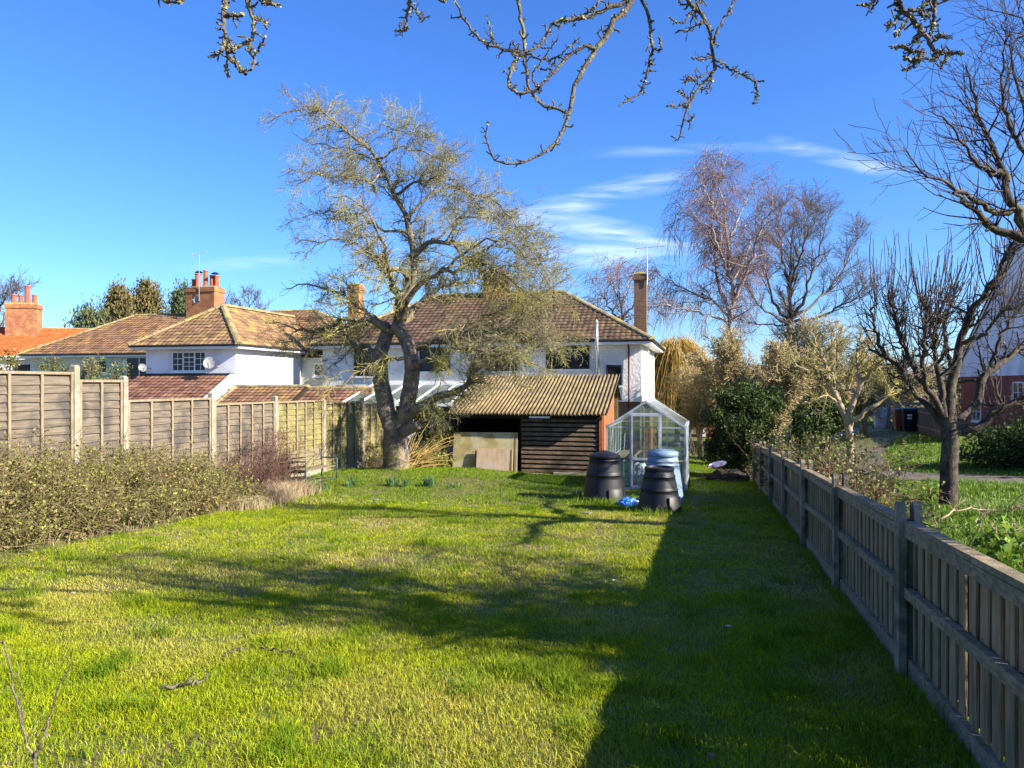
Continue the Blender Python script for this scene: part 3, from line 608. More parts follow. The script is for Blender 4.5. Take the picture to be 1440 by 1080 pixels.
# ------------------------------------------------------------------ orange-roofed house on the left
th = math.radians(14); O0 = W(118, 500, 46)
Hl = T('orange_roofed_house', 'house with bright orange tiled roof at the left edge', 'house', (O0[0], O0[1], -1.5), th)
mb = MB(); mb.box(-13, -.4, .4, 7.6, -1.8, 3.3); mb.build('wall', M['plaster'], Hl)
sl, cp = hip(-13.5, .3, 0, 8, 3.5, 5.5, 'u', 0, .22)
roof(Hl, sl, M['tile_orange'], .22, .24, [cp[0], cp[2]], tiled=(0, 1), cap_r=.1)
eaves(Hl, -13.5, .3, 0, 8, 3.5, gut='white', sides='f')
stack(Hl, -5.35, -3.55, 2.75, 3.75, 4.3, 7.0, 'brick_or', [(-5.0, 3.2, .6, .17), (-4.6, 3.2, .58, .15), (-4.22, 3.2, 1.2, .19), (-3.8, 3.2, .62, .17)])
fb = MB(); fb.slab((-5.4, 2.72, 4.78), (-3.4, 2.72, 4.78), .3, .04, (0, -.45, .89)); fb.slab((-3.5, 2.7, 4.78), (-3.5, 3.9, 5.3), .3, .04); fb.build('flashing', M['lead'], Hl)
window(Hl, -4.0, -2.2, 1.9, 3.0, .4, cols=2, bars=(1, 1), mt='dark_frame'); window(Hl, -6.6, -4.8, 1.9, 3.0, .4, cols=2, bars=(1, 1), mt='dark_frame')
dish(Hl, (-2.0, -.6, 3.85), (.5, -1, .45), .38, 'grey_dish', (-1.7, .1, 2.6))
# ------------------------------------------------------------------ brick and white house on the right
gr = -1.5
Hr = T('brick_and_render_house', 'house with white upper storey over red brick behind the pruned tree at right', 'house', (25.5, 42, gr), ROT)
mb = MB(); mb.box(0, 9, -13, 0, gr-.4, 2.2); mb.build('brick_wall', M['brick_red'], Hr)
mb = MB(); mb.ext([(-.05, .05, 2.203), (-.05, .05, 2.95), (-.05, -8.5, 8.7), (-.05, -13.05, 5.0), (-.05, -13.05, 2.203)], (9.1, 0, 0)); mb.build('upper_wall', M['plaster'], Hr)
sl = [[(9.3, .6, 2.62), (-.2, .6, 2.62), (-.2, -8.5, 8.78), (9.3, -8.5, 8.78)], [(-.2, -13.5, 4.7), (9.3, -13.5, 4.7), (9.3, -8.5, 8.78), (-.2, -8.5, 8.78)]]
roof(Hr, sl, M['tile_orange'], .25, .3, [((-.2, -8.5, 8.78), (9.3, -8.5, 8.78))])
fb = MB(); fb.slab((-.16, .55, 2.52), (-.16, -8.5, 8.65), .03, .18); fb.slab((-.16, -13.45, 4.6), (-.16, -8.5, 8.65), .03, .18); fb.build('barge_board', M['white'], Hr)
window(Hr, -3.2, -1.9, -.2, .85, 0, axis='v', cols=2, bars=(1, 2)); window(Hr, -8.6, -7.4, .9, 1.9, 0, axis='v', cols=2, bars=(1, 2))
mb = MB(); mb.box(-.4, -.05, -5.9, -4.7, -1.2, -.5); mb.build('meter_box', M['white'], Hr, bevel=.02)
# brick outbuilding far down the garden
Hb = T('garden_outbuilding', 'small red brick outbuilding with pale flat roof at the far end of the strip', 'outbuilding', (11.55, 46.5, -1.5), ROT)
mb = MB(); mb.box(0, 1.8, 0, 2.5, -1.6, .05); mb.build('wall', M['brick_red'], Hb)
mb = MB(); mb.box(-.2, 2.0, -.3, 2.7, .053, .42); mb.build('roof', M['pale_conc'], Hb); mb = MB(); mb.box(.1, .6, -.03, -.004, -1.5, -.05); mb.build('door', M['white'], Hb)
# ------------------------------------------------------------------ branch tools
def norm(a): return a/np.maximum(np.linalg.norm(a, axis=-1, keepdims=True), 1e-9)
def tubes(P, R, s):
    Mn, N, _ = P.shape; Tn = np.empty_like(P); Tn[:, 1:-1] = P[:, 2:]-P[:, :-2]; Tn[:, 0] = P[:, 1]-P[:, 0]; Tn[:, -1] = P[:, -1]-P[:, -2]; Tn = norm(Tn)
    mean = np.abs(norm(P[:, -1]-P[:, 0])); ax = np.argmin(mean, 1); ref = np.eye(3)[ax][:, None, :]
    n1 = norm(np.cross(Tn, ref)); n2 = np.cross(Tn, n1); a = 2*np.pi*np.arange(s)/s
    Vv = P[:, :, None, :]+R[:, :, None, None]*(np.cos(a)[None, None, :, None]*n1[:, :, None, :]+np.sin(a)[None, None, :, None]*n2[:, :, None, :])
    idx = np.arange(Mn*N*s).reshape(Mn, N, s); i2 = np.roll(idx, -1, 2)
    q = np.stack([idx[:, :-1], i2[:, :-1], i2[:, 1:], idx[:, 1:]], -1).reshape(-1, 4)
    return Vv.reshape(-1, 3), q
def build_tubes(name, sets, mt, parent, sides=4, smooth=True, kind=None):
    Vs = []; Qs = []; o = 0
    for i, (P, R) in enumerate(sets):
        s = sides[i] if isinstance(sides, (list, tuple)) else sides
        v, q = tubes(P, R, s); Vs.append(v); Qs.append(q+o); o += len(v)
    v = np.vstack(Vs)-BASE.get(parent, np.zeros(3)); ob = link(name, np_mesh(name, v, np.vstack(Qs), smooth), mt, parent)
    if kind: ob['kind'] = kind
    return ob
def build_each(name, LS, mt, parent, sides):
    for k in range(len(LS[0])): build_tubes(name, [(LS[0][k:k+1], LS[1][k:k+1])], mt, parent, sides)
def limb(pts, r0, r1, n=14, wob=.03, pw=1.0, seed=None):
    P = smooth_path(pts, n); t = np.linspace(0, 1, n); R = r0+(r1-r0)*t**pw
    w = rng.normal(0, 1, (n, 3)); w[0] = 0
    return P+w*wob*np.minimum(1, R*6/max(r0, 1e-3)+.3)[:, None]*1.0, R
def grow(P0, D, L, n, curl, trop, r0, r1, pw=1.0):
    m = len(P0); out = np.empty((m, n, 3)); out[:, 0] = P0; D = norm(D); trop = np.asarray(trop, float)
    for i in range(1, n):
        D = norm(D+rng.normal(0, curl, (m, 3))+trop); out[:, i] = out[:, i-1]+D*(L/(n-1))[:, None]
    t = np.linspace(0, 1, n)[None]; R = r0[:, None]+(r1-r0)[:, None]*t**pw
    return out, R
def spawn(par, count, tr, L, ang, n=5, curl=.25, trop=(0, 0, 0), rf=.6, rt=.3, rmax=1, up=None, taper=.45, away=None, away_w=0, keep=None):
    P, R = par; m, N, _ = P.shape
    seg = np.linalg.norm(np.diff(P, axis=1), axis=2).sum(1); w = seg/seg.sum(); i = rng.choice(m, count, p=w)
    t = rng.uniform(tr[0], tr[1], count); x = t*(N-1); k = np.minimum(x.astype(int), N-2); f = (x-k)[:, None]
    p = P[i, k]*(1-f)+P[i, k+1]*f; tg = norm(P[i, k+1]-P[i, k]); r = R[i, k]*(1-f[:, 0])+R[i, k+1]*f[:, 0]
    perp = norm(np.cross(tg, norm(rng.normal(0, 1, (count, 3))))); a = np.radians(rng.uniform(ang[0], ang[1], count))[:, None]
    D = tg*np.cos(a)+perp*np.sin(a)
    if up is not None: D = D+np.asarray(up, float)
    if away is not None: D = D+norm(p-np.asarray(away, float))*away_w
    Ls = rng.uniform(L[0], L[1], count)*(1-taper*t)
    r0 = np.minimum(r*rf, rmax)
    PP, RR = grow(p, D, Ls, n, curl, trop, r0, r0*rt)
    if keep is not None: kk = keep(PP); PP, RR = PP[kk], RR[kk]
    return PP, RR
def stackp(limbs): return np.stack([a for a, b in limbs]), np.stack([b for a, b in limbs])
def leaves(P, size, aspect=.5, droop=0.0, D=None):
    n = len(P); d = norm(rng.normal(0, 1, (n, 3))) if D is None else norm(D); d[:, 2] -= droop; d = norm(d)
    s = norm(np.cross(d, norm(rng.normal(0, 1, (n, 3))))); sz = (size*rng.uniform(.6, 1.35, n))[:, None]
    nn = np.cross(d, s)
    a = P-d*sz*.5; b = P+s*sz*aspect*.5+nn*sz*.12; c = P+d*sz*.5; e = P-s*sz*aspect*.5+nn*sz*.12
    return np.stack([a, b, c, e], 1).reshape(-1, 3), np.arange(n*4).reshape(n, 4)
def leaf_mesh(name, P, size, mt, parent, aspect=.5, droop=0.0, D=None, kind=None):
    v, q = leaves(P, size, aspect, droop, D); ob = link(name, np_mesh(name, v-BASE.get(parent, np.zeros(3)), q), mt, parent)
    if kind: ob['kind'] = kind
    return ob
def blob_pts(c, rad, n, clusters, spread, shell=.55, zmin=None, flat=1):
    """points in clumps through an ellipsoid, thin in the middle, leaving gaps"""
    c = np.asarray(c, float); rad = np.asarray(rad, float)
    d = norm(rng.normal(0, 1, (clusters, 3))); r = rng.uniform(shell, 1, clusters)**.7
    r = r*(1+.18*np.sin(d[:, 0]*5+c[0])*np.cos(d[:, 1]*4+d[:, 2]*6)); cc = c+d*rad*r[:, None]
    if zmin is not None: cc[:, 2] = np.maximum(cc[:, 2], zmin+rng.uniform(0, .3, clusters))
    w = rng.uniform(.3, 1.4, clusters); i = rng.choice(clusters, n, p=w/w.sum())
    return cc[i]+rng.normal(0, 1, (n, 3))*spread*w[i][:, None]
def out_of_frame(PP, mx=.715, mz=.53, y0=.3):
    X, Y, Z = PP[..., 0], PP[..., 1], PP[..., 2]
    ins = (Y > y0) & (np.abs(X) < mx*Y) & (np.abs(Z-CZ) < mz*Y)
    return ~ins.any(1)
# ------------------------------------------------------------------ the old apple tree on the lawn
Y0 = 21.5; tb = W(557, 660, Y0); tb[2] = g(tb[0], tb[1])
AP = T('apple_tree', 'big old leafless apple tree with forked lichened trunk in front of the lapped fence', 'tree', tuple(tb))
dd = lambda l, y: wpath([(a, b, Y0+c) for a, b, c in l], Y0)
trunk = [limb(dd([(557, 668, 0), (556, 640, 0), (555, 615, .05), (556, 590, .05)], 0), .40, .34, 10, .015),
         limb(dd([(552, 602, .05), (541, 570, .1), (534, 530, .2), (535, 500, .25), (541, 478, .3), (549, 462, .2)], 0), .27, .19, 12, .02),
         limb(dd([(562, 600, .05), (574, 565, -.1), (579, 525, -.2), (577, 495, -.2), (569, 475, -.1), (560, 460, 0)], 0), .26, .19, 12, .02)]
bt = np.array(trunk[0][1]); bt[:3] = (.46, .41, .38); trunk[0] = (trunk[0][0], bt)
LD = [
 ([(553,470,.1),(565,430,.2),(578,400,.3),(580,353,.5),(573,317,.6),(553,273,.6),(540,243,.4),(530,223,.3),(500,197,.1),(467,170,-.1),(443,157,-.2),(407,160,-.2),(376,171,-.2)], .19, .012),
 ([(570,405,.3),(572,380,.0),(545,378,-.6),(520,357,-1),(490,340,-1.4),(450,333,-1.7),(415,345,-1.9)], .12, .012),
 ([(548,468,.2),(527,453,-.1),(488,450,-.4),(452,461,-.6),(430,467,-.8),(395,452,-1),(372,455,-1.1)], .15, .012),
 ([(548,462,.2),(520,440,.8),(480,415,1.6),(440,400,2.2),(400,405,2.5)], .12, .012),
 ([(574,505,-.2),(545,503,-.5),(520,512,-.8),(490,536,-1.1),(465,545,-1.2)], .085, .015),
 ([(579,490,-.2),(610,478,-.5),(642,474,-.8),(682,467,-1.1),(720,470,-1.3),(760,480,-1.4),(788,500,-1.4)], .15, .012),
 ([(580,360,.4),(607,340,.2),(633,340,0),(660,362,-.3),(695,390,-.5),(730,420,-.6),(760,455,-.7)], .12, .012),
 ([(565,455,0),(587,400,-.4),(620,383,-.9),(655,372,-1.3),(700,385,-1.7),(735,402,-1.9),(765,425,-2)], .15, .012),
 ([(565,455,.1),(595,420,.9),(630,400,1.7),(680,395,2.4),(730,420,2.9),(760,450,3.0)], .14, .012),
 ([(573,320,.6),(590,290,.9),(620,265,1.1),(650,270,1.2),(690,300,1.3),(720,335,1.2)], .08, .01),
 ([(553,275,.6),(585,255,.2),(620,250,-.2),(655,268,-.5),(690,295,-.6)], .07, .01),
 ([(558,450,0),(560,420,-.8),(550,390,-1.7),(540,340,-2.4),(520,300,-2.7),(490,280,-2.8),(455,275,-2.8)], .13, .012),
 ([(560,450,.2),(570,400,1.2),(590,350,2.2),(600,310,2.8),(625,290,3.2),(660,300,3.4)], .13, .012),
 ([(540,245,.4),(510,255,-.3),(470,245,-.8),(440,250,-1),(420,255,-1.1)], .06, .01),
 ([(577,520,-.2),(600,505,-.9),(640,490,-1.7),(690,490,-2.3),(740,505,-2.5),(775,525,-2.5)], .10, .012),
 ([(536,500,.25),(505,485,1.1),(470,470,1.8),(430,475,2.3),(395,485,2.4)], .09, .012),
 ([(607,337,.2),(650,308,1.0),(690,305,1.6),(725,328,2),(752,365,2.2),(770,400,2.2)], .06, .01), ([(620,383,-.9),(670,345,-1.4),(712,338,-1.8),(752,370,-2),(785,425,-2.1)], .06, .01), ([(650,270,1.2),(690,280,.6),(725,318,.2),(752,360,0),(775,400,-.2)], .05, .01), ([(642,474,-.8),(690,440,-.4),(730,440,0),(770,465,.2),(795,490,.2)], .06, .01),
 ([(575,330,.5),(540,320,.9),(500,300,1.2),(460,300,1.3),(425,305,1.3)], .07, .01),
 ([(530,225,.3),(505,215,.5),(470,205,.6),(440,205,.6),(415,190,.6)], .045, .01),
 ([(530,223,.3),(560,210,.1),(600,215,0),(630,235,-.1),(650,255,-.2)], .05, .01),
 ([(500,197,.1),(520,185,.1),(545,180,.2),(575,190,.3),(605,210,.3)], .045, .01),
 ([(660,365,-.3),(690,345,-.3),(720,350,-.3),(750,375,-.4),(770,400,-.4)], .05, .01)]
limbs = [limb(dd(l, 0), a*.8, b, 18, .05, .62) for l, a, b in LD]
stub = limb(dd([(572,585,-.15),(585,577,-.3),(611,561,-.6),(654,545,-.9),(661,528,-.95),(665,515,-1),(680,508,-1.1),(700,500,-1.2)], 0), .15, .05, 18, .02, .8)
limbs.append(stub)
cut = [limb(dd([(567,608,-.3),(580,602,-.45),(588,598,-.55)], 0), .17, .13, 18, .0)]
build_tubes('trunk', [stackp(trunk[:1]), stackp(trunk[1:])], M['bark_apple'], AP, 14)
mb = MB()
e = cut[0][0][-1]; d = norm((cut[0][0][-1]-cut[0][0][-2])[None])[0]; mb.tube([e-d*.02, e+d*.015], [.13, .125], 12); mb.build('cut_stub', M['bark_pale'], AP)
e = W(547, 598, Y0-.33); mb = MB(); mb.tube([e+np.array((0, .2, 0)), e+np.array((0, .03, 0)), e], [.17, .15, .11], 12); mb.build('cut_stub', M['bark_pale'], AP, smooth=True)
L1 = stackp(limbs)
build_each('limb', L1, M['bark_apple'], AP, 9); build_each('limb', stackp(cut), M['bark_apple'], AP, 9)
ctr = W(575, 430, Y0)
S1 = spawn(L1, 380, (.16, .97), (.7, 1.9), (30, 75), 8, .26, (0, 0, -.035), .5, .25, .028, away=ctr, away_w=.35)
S2 = spawn(S1, 4200, (.1, 1), (.35, 1.0), (30, 80), 6, .30, (0, 0, -.03), .62, .35, .012, away=ctr, away_w=.2)
S2b = spawn(L1, 900, (.2, 1), (.3, .9), (35, 85), 6, .3, (0, 0, -.02), .4, .35, .018, away=ctr, away_w=.2)
S3 = spawn(S2, 19000, (.1, 1), (.12, .5), (30, 85), 5, .35, (0, 0, -.01), .7, .5, .010)
S3b = spawn(S1, 3500, (.1, 1), (.12, .5), (40, 90), 5, .3, (0, 0, 0), .6, .5, .010)
SH = spawn(stackp(limbs[:1]+limbs[9:12]+limbs[21:25]), 70, (.3, 1), (.35, .8), (40, 80), 5, .12, (0, 0, .25), .4, .4, .008)
for S in (S2, S2b): S[1][:] = np.maximum(S[1], .0052)
for S in (S3, S3b, SH): S[1][:] = np.maximum(S[1], .0038)
build_tubes('branches', [S1], M['twig_apple'], AP, 5, kind='stuff')
build_tubes('twigs', [S2, S2b, S3, S3b, SH], M['twig_apple'], AP, [4, 4, 3, 3, 3], kind='stuff')
# long hanging twigs over the shed
hang = spawn(stackp([limbs[5], limbs[7], limbs[14], limbs[19], stub]), 380, (.45, 1), (.4, 1.0), (40, 90), 7, .25, (.04, 0, -.10), .4, .4, .010)
hang[1][:] = np.maximum(hang[1], .005); hang2 = spawn(hang, 2200, (.1, 1), (.1, .35), (30, 80), 4, .3, (0, 0, -.04), .8, .5, .006); hang2[1][:] = np.maximum(hang2[1], .0045)
build_tubes('twigs', [hang, hang2], M['twig_apple'], AP, [4, 3], kind='stuff')
# lichen tufts and fruit buds on the branches
k = rng.integers(0, len(S2[0]), 9000); p = S2[0][k, rng.integers(0, 6, 9000)]+rng.normal(0, .012, (9000, 3))
leaf_mesh('lichen_tufts', p, np.full(9000, .032), M['lichen'], AP, .8, kind='stuff')
# ------------------------------------------------------------------ tree A (outside the frame at right): its boughs hang into the top of the picture
xa, ya = 7.0, 2.9; za = g(xa, ya)
TA = T('overhanging_tree', 'lichened leafless boughs hanging into the top of the picture from a tree at right', 'tree', (xa, ya, za))
z = lambda l: [np.array(p, float) for p in l]
ta = [limb(z([(xa, ya, za-.1), (xa-.1, ya+.05, za+.9), (xa-.25, ya+.1, za+1.9)]), .24, .19, 10, .015)]
car = [limb(z([(6.75, ya+.1, za+1.8), (5.6, 3.4, 3.7), (3.9, 3.7, 4.75), (1.6, 4.0, 5.15), (.3, 4.35, 5.1), (-1.2, 4.3, 4.95), (-2.6, 3.9, 4.6)]), .065, .02, 18, .03),
       limb(z([(6.75, ya+.1, za+1.8), (6.0, 3.4, 3.4), (5.0, 3.8, 4.6), (4.0, 4.3, 5.1), (2.9, 4.75, 5.0), (2.3, 4.8, 4.75)]), .06, .02, 18, .03)]
for q in ([(6.8, ya, za+1.8), (6.0, 4.2, 3.0), (5.2, 5.2, 3.7), (4.7, 5.7, 4.3)], [(6.8, ya, za+1.8), (6.2, 3.8, 3.6), (5.4, 4.8, 4.8), (4.8, 5.4, 5.5)], [(6.8, ya, za+1.8), (5.8, 3.4, 3.6), (4.8, 4.2, 4.6), (4.2, 4.8, 5.3)], [(6.8, ya, za+1.7), (6.4, 4.4, 2.7), (6.0, 5.8, 3.3), (5.8, 6.8, 4.0)], [(6.8, ya, za+1.8), (7.6, 3.0, 3.2), (8.0, 3.4, 4.0), (8.2, 3.8, 4.6)], [(6.8, ya, za+1.8), (8.0, 3.6, 3.0), (9.2, 4.6, 3.6), (9.8, 5.4, 4.2)], [(6.8, ya, za+1.8), (6.4, 3.8, 3.0), (5.8, 4.8, 3.9), (5.4, 5.6, 4.8)],
          [(6.8, ya, za+1.8), (6.9, 4.2, 2.9), (7.0, 5.4, 3.4), (6.8, 6.6, 3.8)], [(6.8, ya, za+1.5), (5.8, 3.2, 2.6), (4.8, 3.6, 3.3), (4.0, 3.9, 3.9)], [(6.9, ya, za+1.5), (7.8, 4.4, 2.6), (8.6, 5.8, 3.1), (9.2, 7.0, 3.6)],
          [(6.8, ya, za+1.9), (6.6, 3.4, 4.0), (6.6, 4.0, 4.8), (6.6, 4.4, 5.4)]):
    car.append(limb(z(q), .055, .012, 18, .06))
build_tubes('trunk', [stackp(ta)], M['bark_near'], TA, 12); build_each('limb', stackp(car), M['bark_near'], TA, 10)
a1 = spawn(stackp(car[2:]), 560, (.2, 1), (.7, 1.8), (30, 75), 9, .24, (0, 0, .01), .55, .3, .04, keep=out_of_frame)
a2 = spawn(a1, 8500, (.1, 1), (.25, .8), (30, 75), 6, .25, (0, 0, .02), .6, .4, .018, keep=out_of_frame)
build_tubes('branches', [a1, a2], M['bark_near'], TA, [6, 4], kind='stuff')
c2 = lambda l: [(620+x/2.88, y/2.88) for x, y in l]; c1 = lambda l: [(200+x/2.571, y/2.571) for x, y in l]; c3 = lambda l: [(1160+x/3.175, y/3.175) for x, y in l]
vis = []
def vb(l, Ya, Yb, r0, r1): vis.append(limb(wpath(l, Ya, Yb), r0*.88, r1*.88, 26, .004, .9))
vb(c2([(800,-60),(775,0),(740,60),(700,85),(680,130),(630,200),(580,280),(545,345),(530,420),(510,490),(480,560),(440,600),(380,640),(330,660),(270,665),(215,645),(190,580),(180,540),(188,505)]), 4.5, 4.3, .024, .005)
vb(c2([(830,-60),(745,5),(680,30),(600,65),(520,80),(460,90),(430,140),(390,190),(340,210)]), 4.5, 4.4, .019, .009)
vb(c2([(30,-60),(55,0),(100,85),(150,150),(210,185),(270,205),(330,213)]), 4.3, 4.4, .006, .011)
vb(c2([(308,-70),(315,0),(325,80),(338,150),(338,210),(345,290),(350,340),(385,400),(430,430),(490,450),(515,465)]), 4.45, 4.35, .013, .010)
vb(c2([(625,200),(590,190),(545,205),(500,250),(450,300),(400,350),(340,375),(290,360),(270,330),(285,290),(300,250),(325,215)]), 4.4, 4.35, .013, .008)
vb(c2([(340,212),(390,235),(440,240),(480,225),(520,190),(560,150)]), 4.4, 4.3, .009, .004)
vb(c2([(400,280),(440,280),(470,230),(500,245)]), 4.4, 4.35, .006, .004)
vb(c2([(400,380),(370,300),(400,260),(440,200),(475,160)]), 4.4, 4.3, .007, .004)
vb(c2([(340,215),(310,240),(285,300),(275,350),(310,380)]), 4.4, 4.3, .010, .007)
vb(c2([(560,70),(610,40),(650,-10),(670,-60)]), 4.5, 4.5, .009, .009)
vb(c2([(210,180),(200,120),(183,65)]), 4.3, 4.25, .005, .003); vb(c2([(240,195),(215,165),(180,125)]), 4.3, 4.25, .004, .003); vb(c2([(310,210),(290,165)]), 4.4, 4.35, .004, .003)
vb(c2([(790,-60),(815,0),(840,60),(850,130),(855,190),(845,260),(830,320),(810,370),(770,405),(715,430)]), 4.6, 4.5, .014, .006)
vb(c2([(855,190),(880,203),(890,180),(885,150)]), 4.55, 4.5, .007, .006)
vb(c2([(960,-60),(1000,0),(1050,50),(1080,100),(1095,160),(1100,240),(1100,290),(1050,350),(1020,400),(990,460),(975,520),(965,565),(930,550)]), 4.7, 4.55, .018, .005)
vb(c2([(1105,235),(1170,275),(1240,310),(1275,330),(1308,325)]), 4.6, 4.5, .009, .006); vb(c2([(1275,330),(1278,390),(1262,422)]), 4.5, 4.5, .009, .006)
vb(c2([(1230,-60),(1190,0),(1150,70),(1120,130),(1105,175)]), 4.7, 4.6, .009, .008); vb(c2([(1060,80),(1010,120),(950,128)]), 4.65, 4.6, .007, .005); vb(c2([(1075,-50),(1055,0),(1010,50),(980,95),(925,70)]), 4.7, 4.6, .009, .005)
vb(c2([(1100,230),(1060,240),(1015,235)]), 4.6, 4.5, .007, .004); vb(c2([(1100,290),(1040,315),(990,310)]), 4.6, 4.5, .007, .004); vb(c2([(1010,410),(960,430),(915,430)]), 4.6, 4.5, .006, .004); vb(c2([(1100,300),(1090,350),(1075,380)]), 4.6, 4.6, .006, .004)
vb(c2([(1050,345),(1000,320),(990,345)]), 4.6, 4.5, .006, .004); vb(c2([(1020,400),(985,390),(960,365)]), 4.6, 4.5, .006, .004); vb(c2([(985,480),(1010,490),(1025,470)]), 4.6, 4.5, .005, .004)
vb(c2([(975,0-60),(965,0)]), 4.6, 4.6, .009, .009)
vb(c1([(330,-90),(305,0),(295,40),(295,100),(300,150),(280,190),(240,206)]), 4.1, 4.0, .019, .009); vb(c1([(300,150),(312,200),(305,250),(322,285)]), 4.05, 4.0, .012, .006); vb(c1([(312,200),(345,240),(376,270)]), 4.0, 4.0, .014, .010)
vb(c1([(372,-80),(380,0),(395,50),(405,90),(395,140),(388,180),(405,220),(390,252)]), 4.1, 4.0, .018, .008); vb(c1([(395,140),(350,165),(310,185)]), 4.0, 4.0, .010, .008); vb(c1([(405,60),(440,80),(450,105)]), 4.0, 4.0, .010, .006); vb(c1([(405,205),(430,160),(445,135)]), 4.0, 3.95, .008, .005); vb(c1([(410,-60),(430,0),(455,15),(492,18)]), 4.1, 4.0, .012, .010)
vb(c1([(300,60),(330,55),(362,58)]), 4.0, 3.95, .013, .008); vb(c1([(40,-50),(80,0),(140,6)]), 4.1, 4.0, .012, .010)
vb(c1([(975,-80),(965,0),(960,60),(950,112)]), 4.5, 4.4, .011, .007); vb(c1([(952,110),(935,113),(913,112)]), 4.4, 4.4, .006, .004); vb(c1([(965,12),(1000,50),(1010,72),(1040,58)]), 4.5, 4.4, .007, .004); vb(c1([(1040,-50),(1080,5),(1100,0)]), 4.5, 4.5, .010, .008)
vb(c3([(290,-80),(320,0),(350,40),(400,100),(440,150),(470,200),(500,235),(560,235),(612,240)]), 3.7, 3.6, .018, .009); vb(c3([(500,-80),(490,0),(485,100),(470,150)]), 3.7, 3.65, .015, .009); vb(c3([(440,220),(420,260),(380,305),(343,312)]), 3.6, 3.6, .010, .006); vb(c3([(440,232),(400,230),(345,210),(300,210)]), 3.6, 3.6, .011, .006)
vb(c3([(480,165),(520,166),(553,168)]), 3.65, 3.6, .008, .006); vb(c3([(335,50),(320,90),(270,115)]), 3.7, 3.65, .009, .006); vb(c3([(370,85),(330,140),(308,160)]), 3.65, 3.6, .008, .006); vb(c3([(260,-60),(225,5),(190,20),(138,24)]), 3.7, 3.7, .009, .006); vb(c3([(500,-40),(470,0),(420,40),(370,42)]), 3.7, 3.65, .011, .008); vb(c3([(500,232),(485,265),(450,262)]), 3.6, 3.6, .007, .005); vb(c3([(545,238),(540,265),(515,285)]), 3.6, 3.6, .007, .005); vb(c3([(350,250),(385,268),(430,245)]), 3.6, 3.6, .007, .006); vb(c3([(425,120),(410,170),(395,185)]), 3.65, 3.6, .009, .006); vb(c3([(470,70),(430,65),(425,45)]), 3.65, 3.6, .007, .005)
vis = stackp(vis)
# short branches carrying the visible boughs back to the limbs above the frame
con = []
for (p, t) in ((W(880, -25, 4.5), (1.2, 4.15, 5.1)), (W(905, -25, 4.5), (1.4, 4.1, 5.12)), (W(630, -22, 4.3), (-.5, 4.35, 5.05)), (W(726, -24, 4.45), (.2, 4.35, 5.1)), (W(894, -21, 4.6), (1.3, 4.1, 5.1)), (W(953, -21, 4.7), (1.6, 4.0, 5.15)), (W(1047, -21, 4.7), (2.4, 4.8, 4.8)), (W(328, -35, 4.1), (-1.6, 4.2, 4.85)), (W(345, -31, 4.1), (-1.5, 4.25, 4.9)), (W(579, -31, 4.5), (-.8, 4.32, 5.0)), (W(1251, -25, 3.7), (3.6, 3.3, 4.75)), (W(1317, -25, 3.7), (3.3, 3.4, 4.8)), (W(216, -20, 4.1), (-2.4, 3.95, 4.65)), (W(359, -23, 4.1), (-1.4, 4.25, 4.9)), (W(853, -21, 4.5), (1.2, 4.15, 5.1)), (W(605, -20, 4.5), (-.6, 4.33, 5.03)), (W(1242, -19, 3.7), (3.6, 3.3, 4.75)), (W(993, -17, 4.7), (1.9, 3.9, 5.1)), (W(959, -21, 4.6), (1.6, 4.0, 5.15))):
    q = np.array(t, float); con.append(limb([p, p*.7+q*.3+rng.normal(0, .06, 3)*(1, 1, .3)+(0, 0, .05), p*.35+q*.65+rng.normal(0, .09, 3)+(0, 0, .06), q], .015, .024, 12, .008))
spur = spawn(vis, 620, (.12, .99), (.03, .085), (45, 95), 4, .35, (0, 0, .12), .62, .8, .006)
spur[1][:, -1] *= 1.1; spur2 = spawn(spur, 520, (.4, 1), (.015, .04), (30, 80), 3, .3, (0, 0, .05), .9, .9, .004)
build_each('bough', vis, M['bark_near'], TA, 8); build_tubes('upper_branches', [stackp(con)], M['bark_near'], TA, 6, kind='stuff'); build_tubes('spurs', [spur, spur2], M['bark_near'], TA, 5, kind='stuff')
kk = rng.choice(len(vis[0]), 5200, p=(vis[1].mean(1)**1.5)/(vis[1].mean(1)**1.5).sum()); jj = rng.integers(3, 26, 5200)
wgt = (np.sin(kk*12.9+jj*.55)*.5+.5 > .55); kk, jj = kk[wgt], jj[wgt]
p = vis[0][kk, jj]+norm(rng.normal(0, 1, (len(kk), 3)))*(vis[1][kk, jj]*1.15)[:, None]
leaf_mesh('lichen', p, np.full(len(p), .016), M['lichen'], TA, .8, kind='stuff')
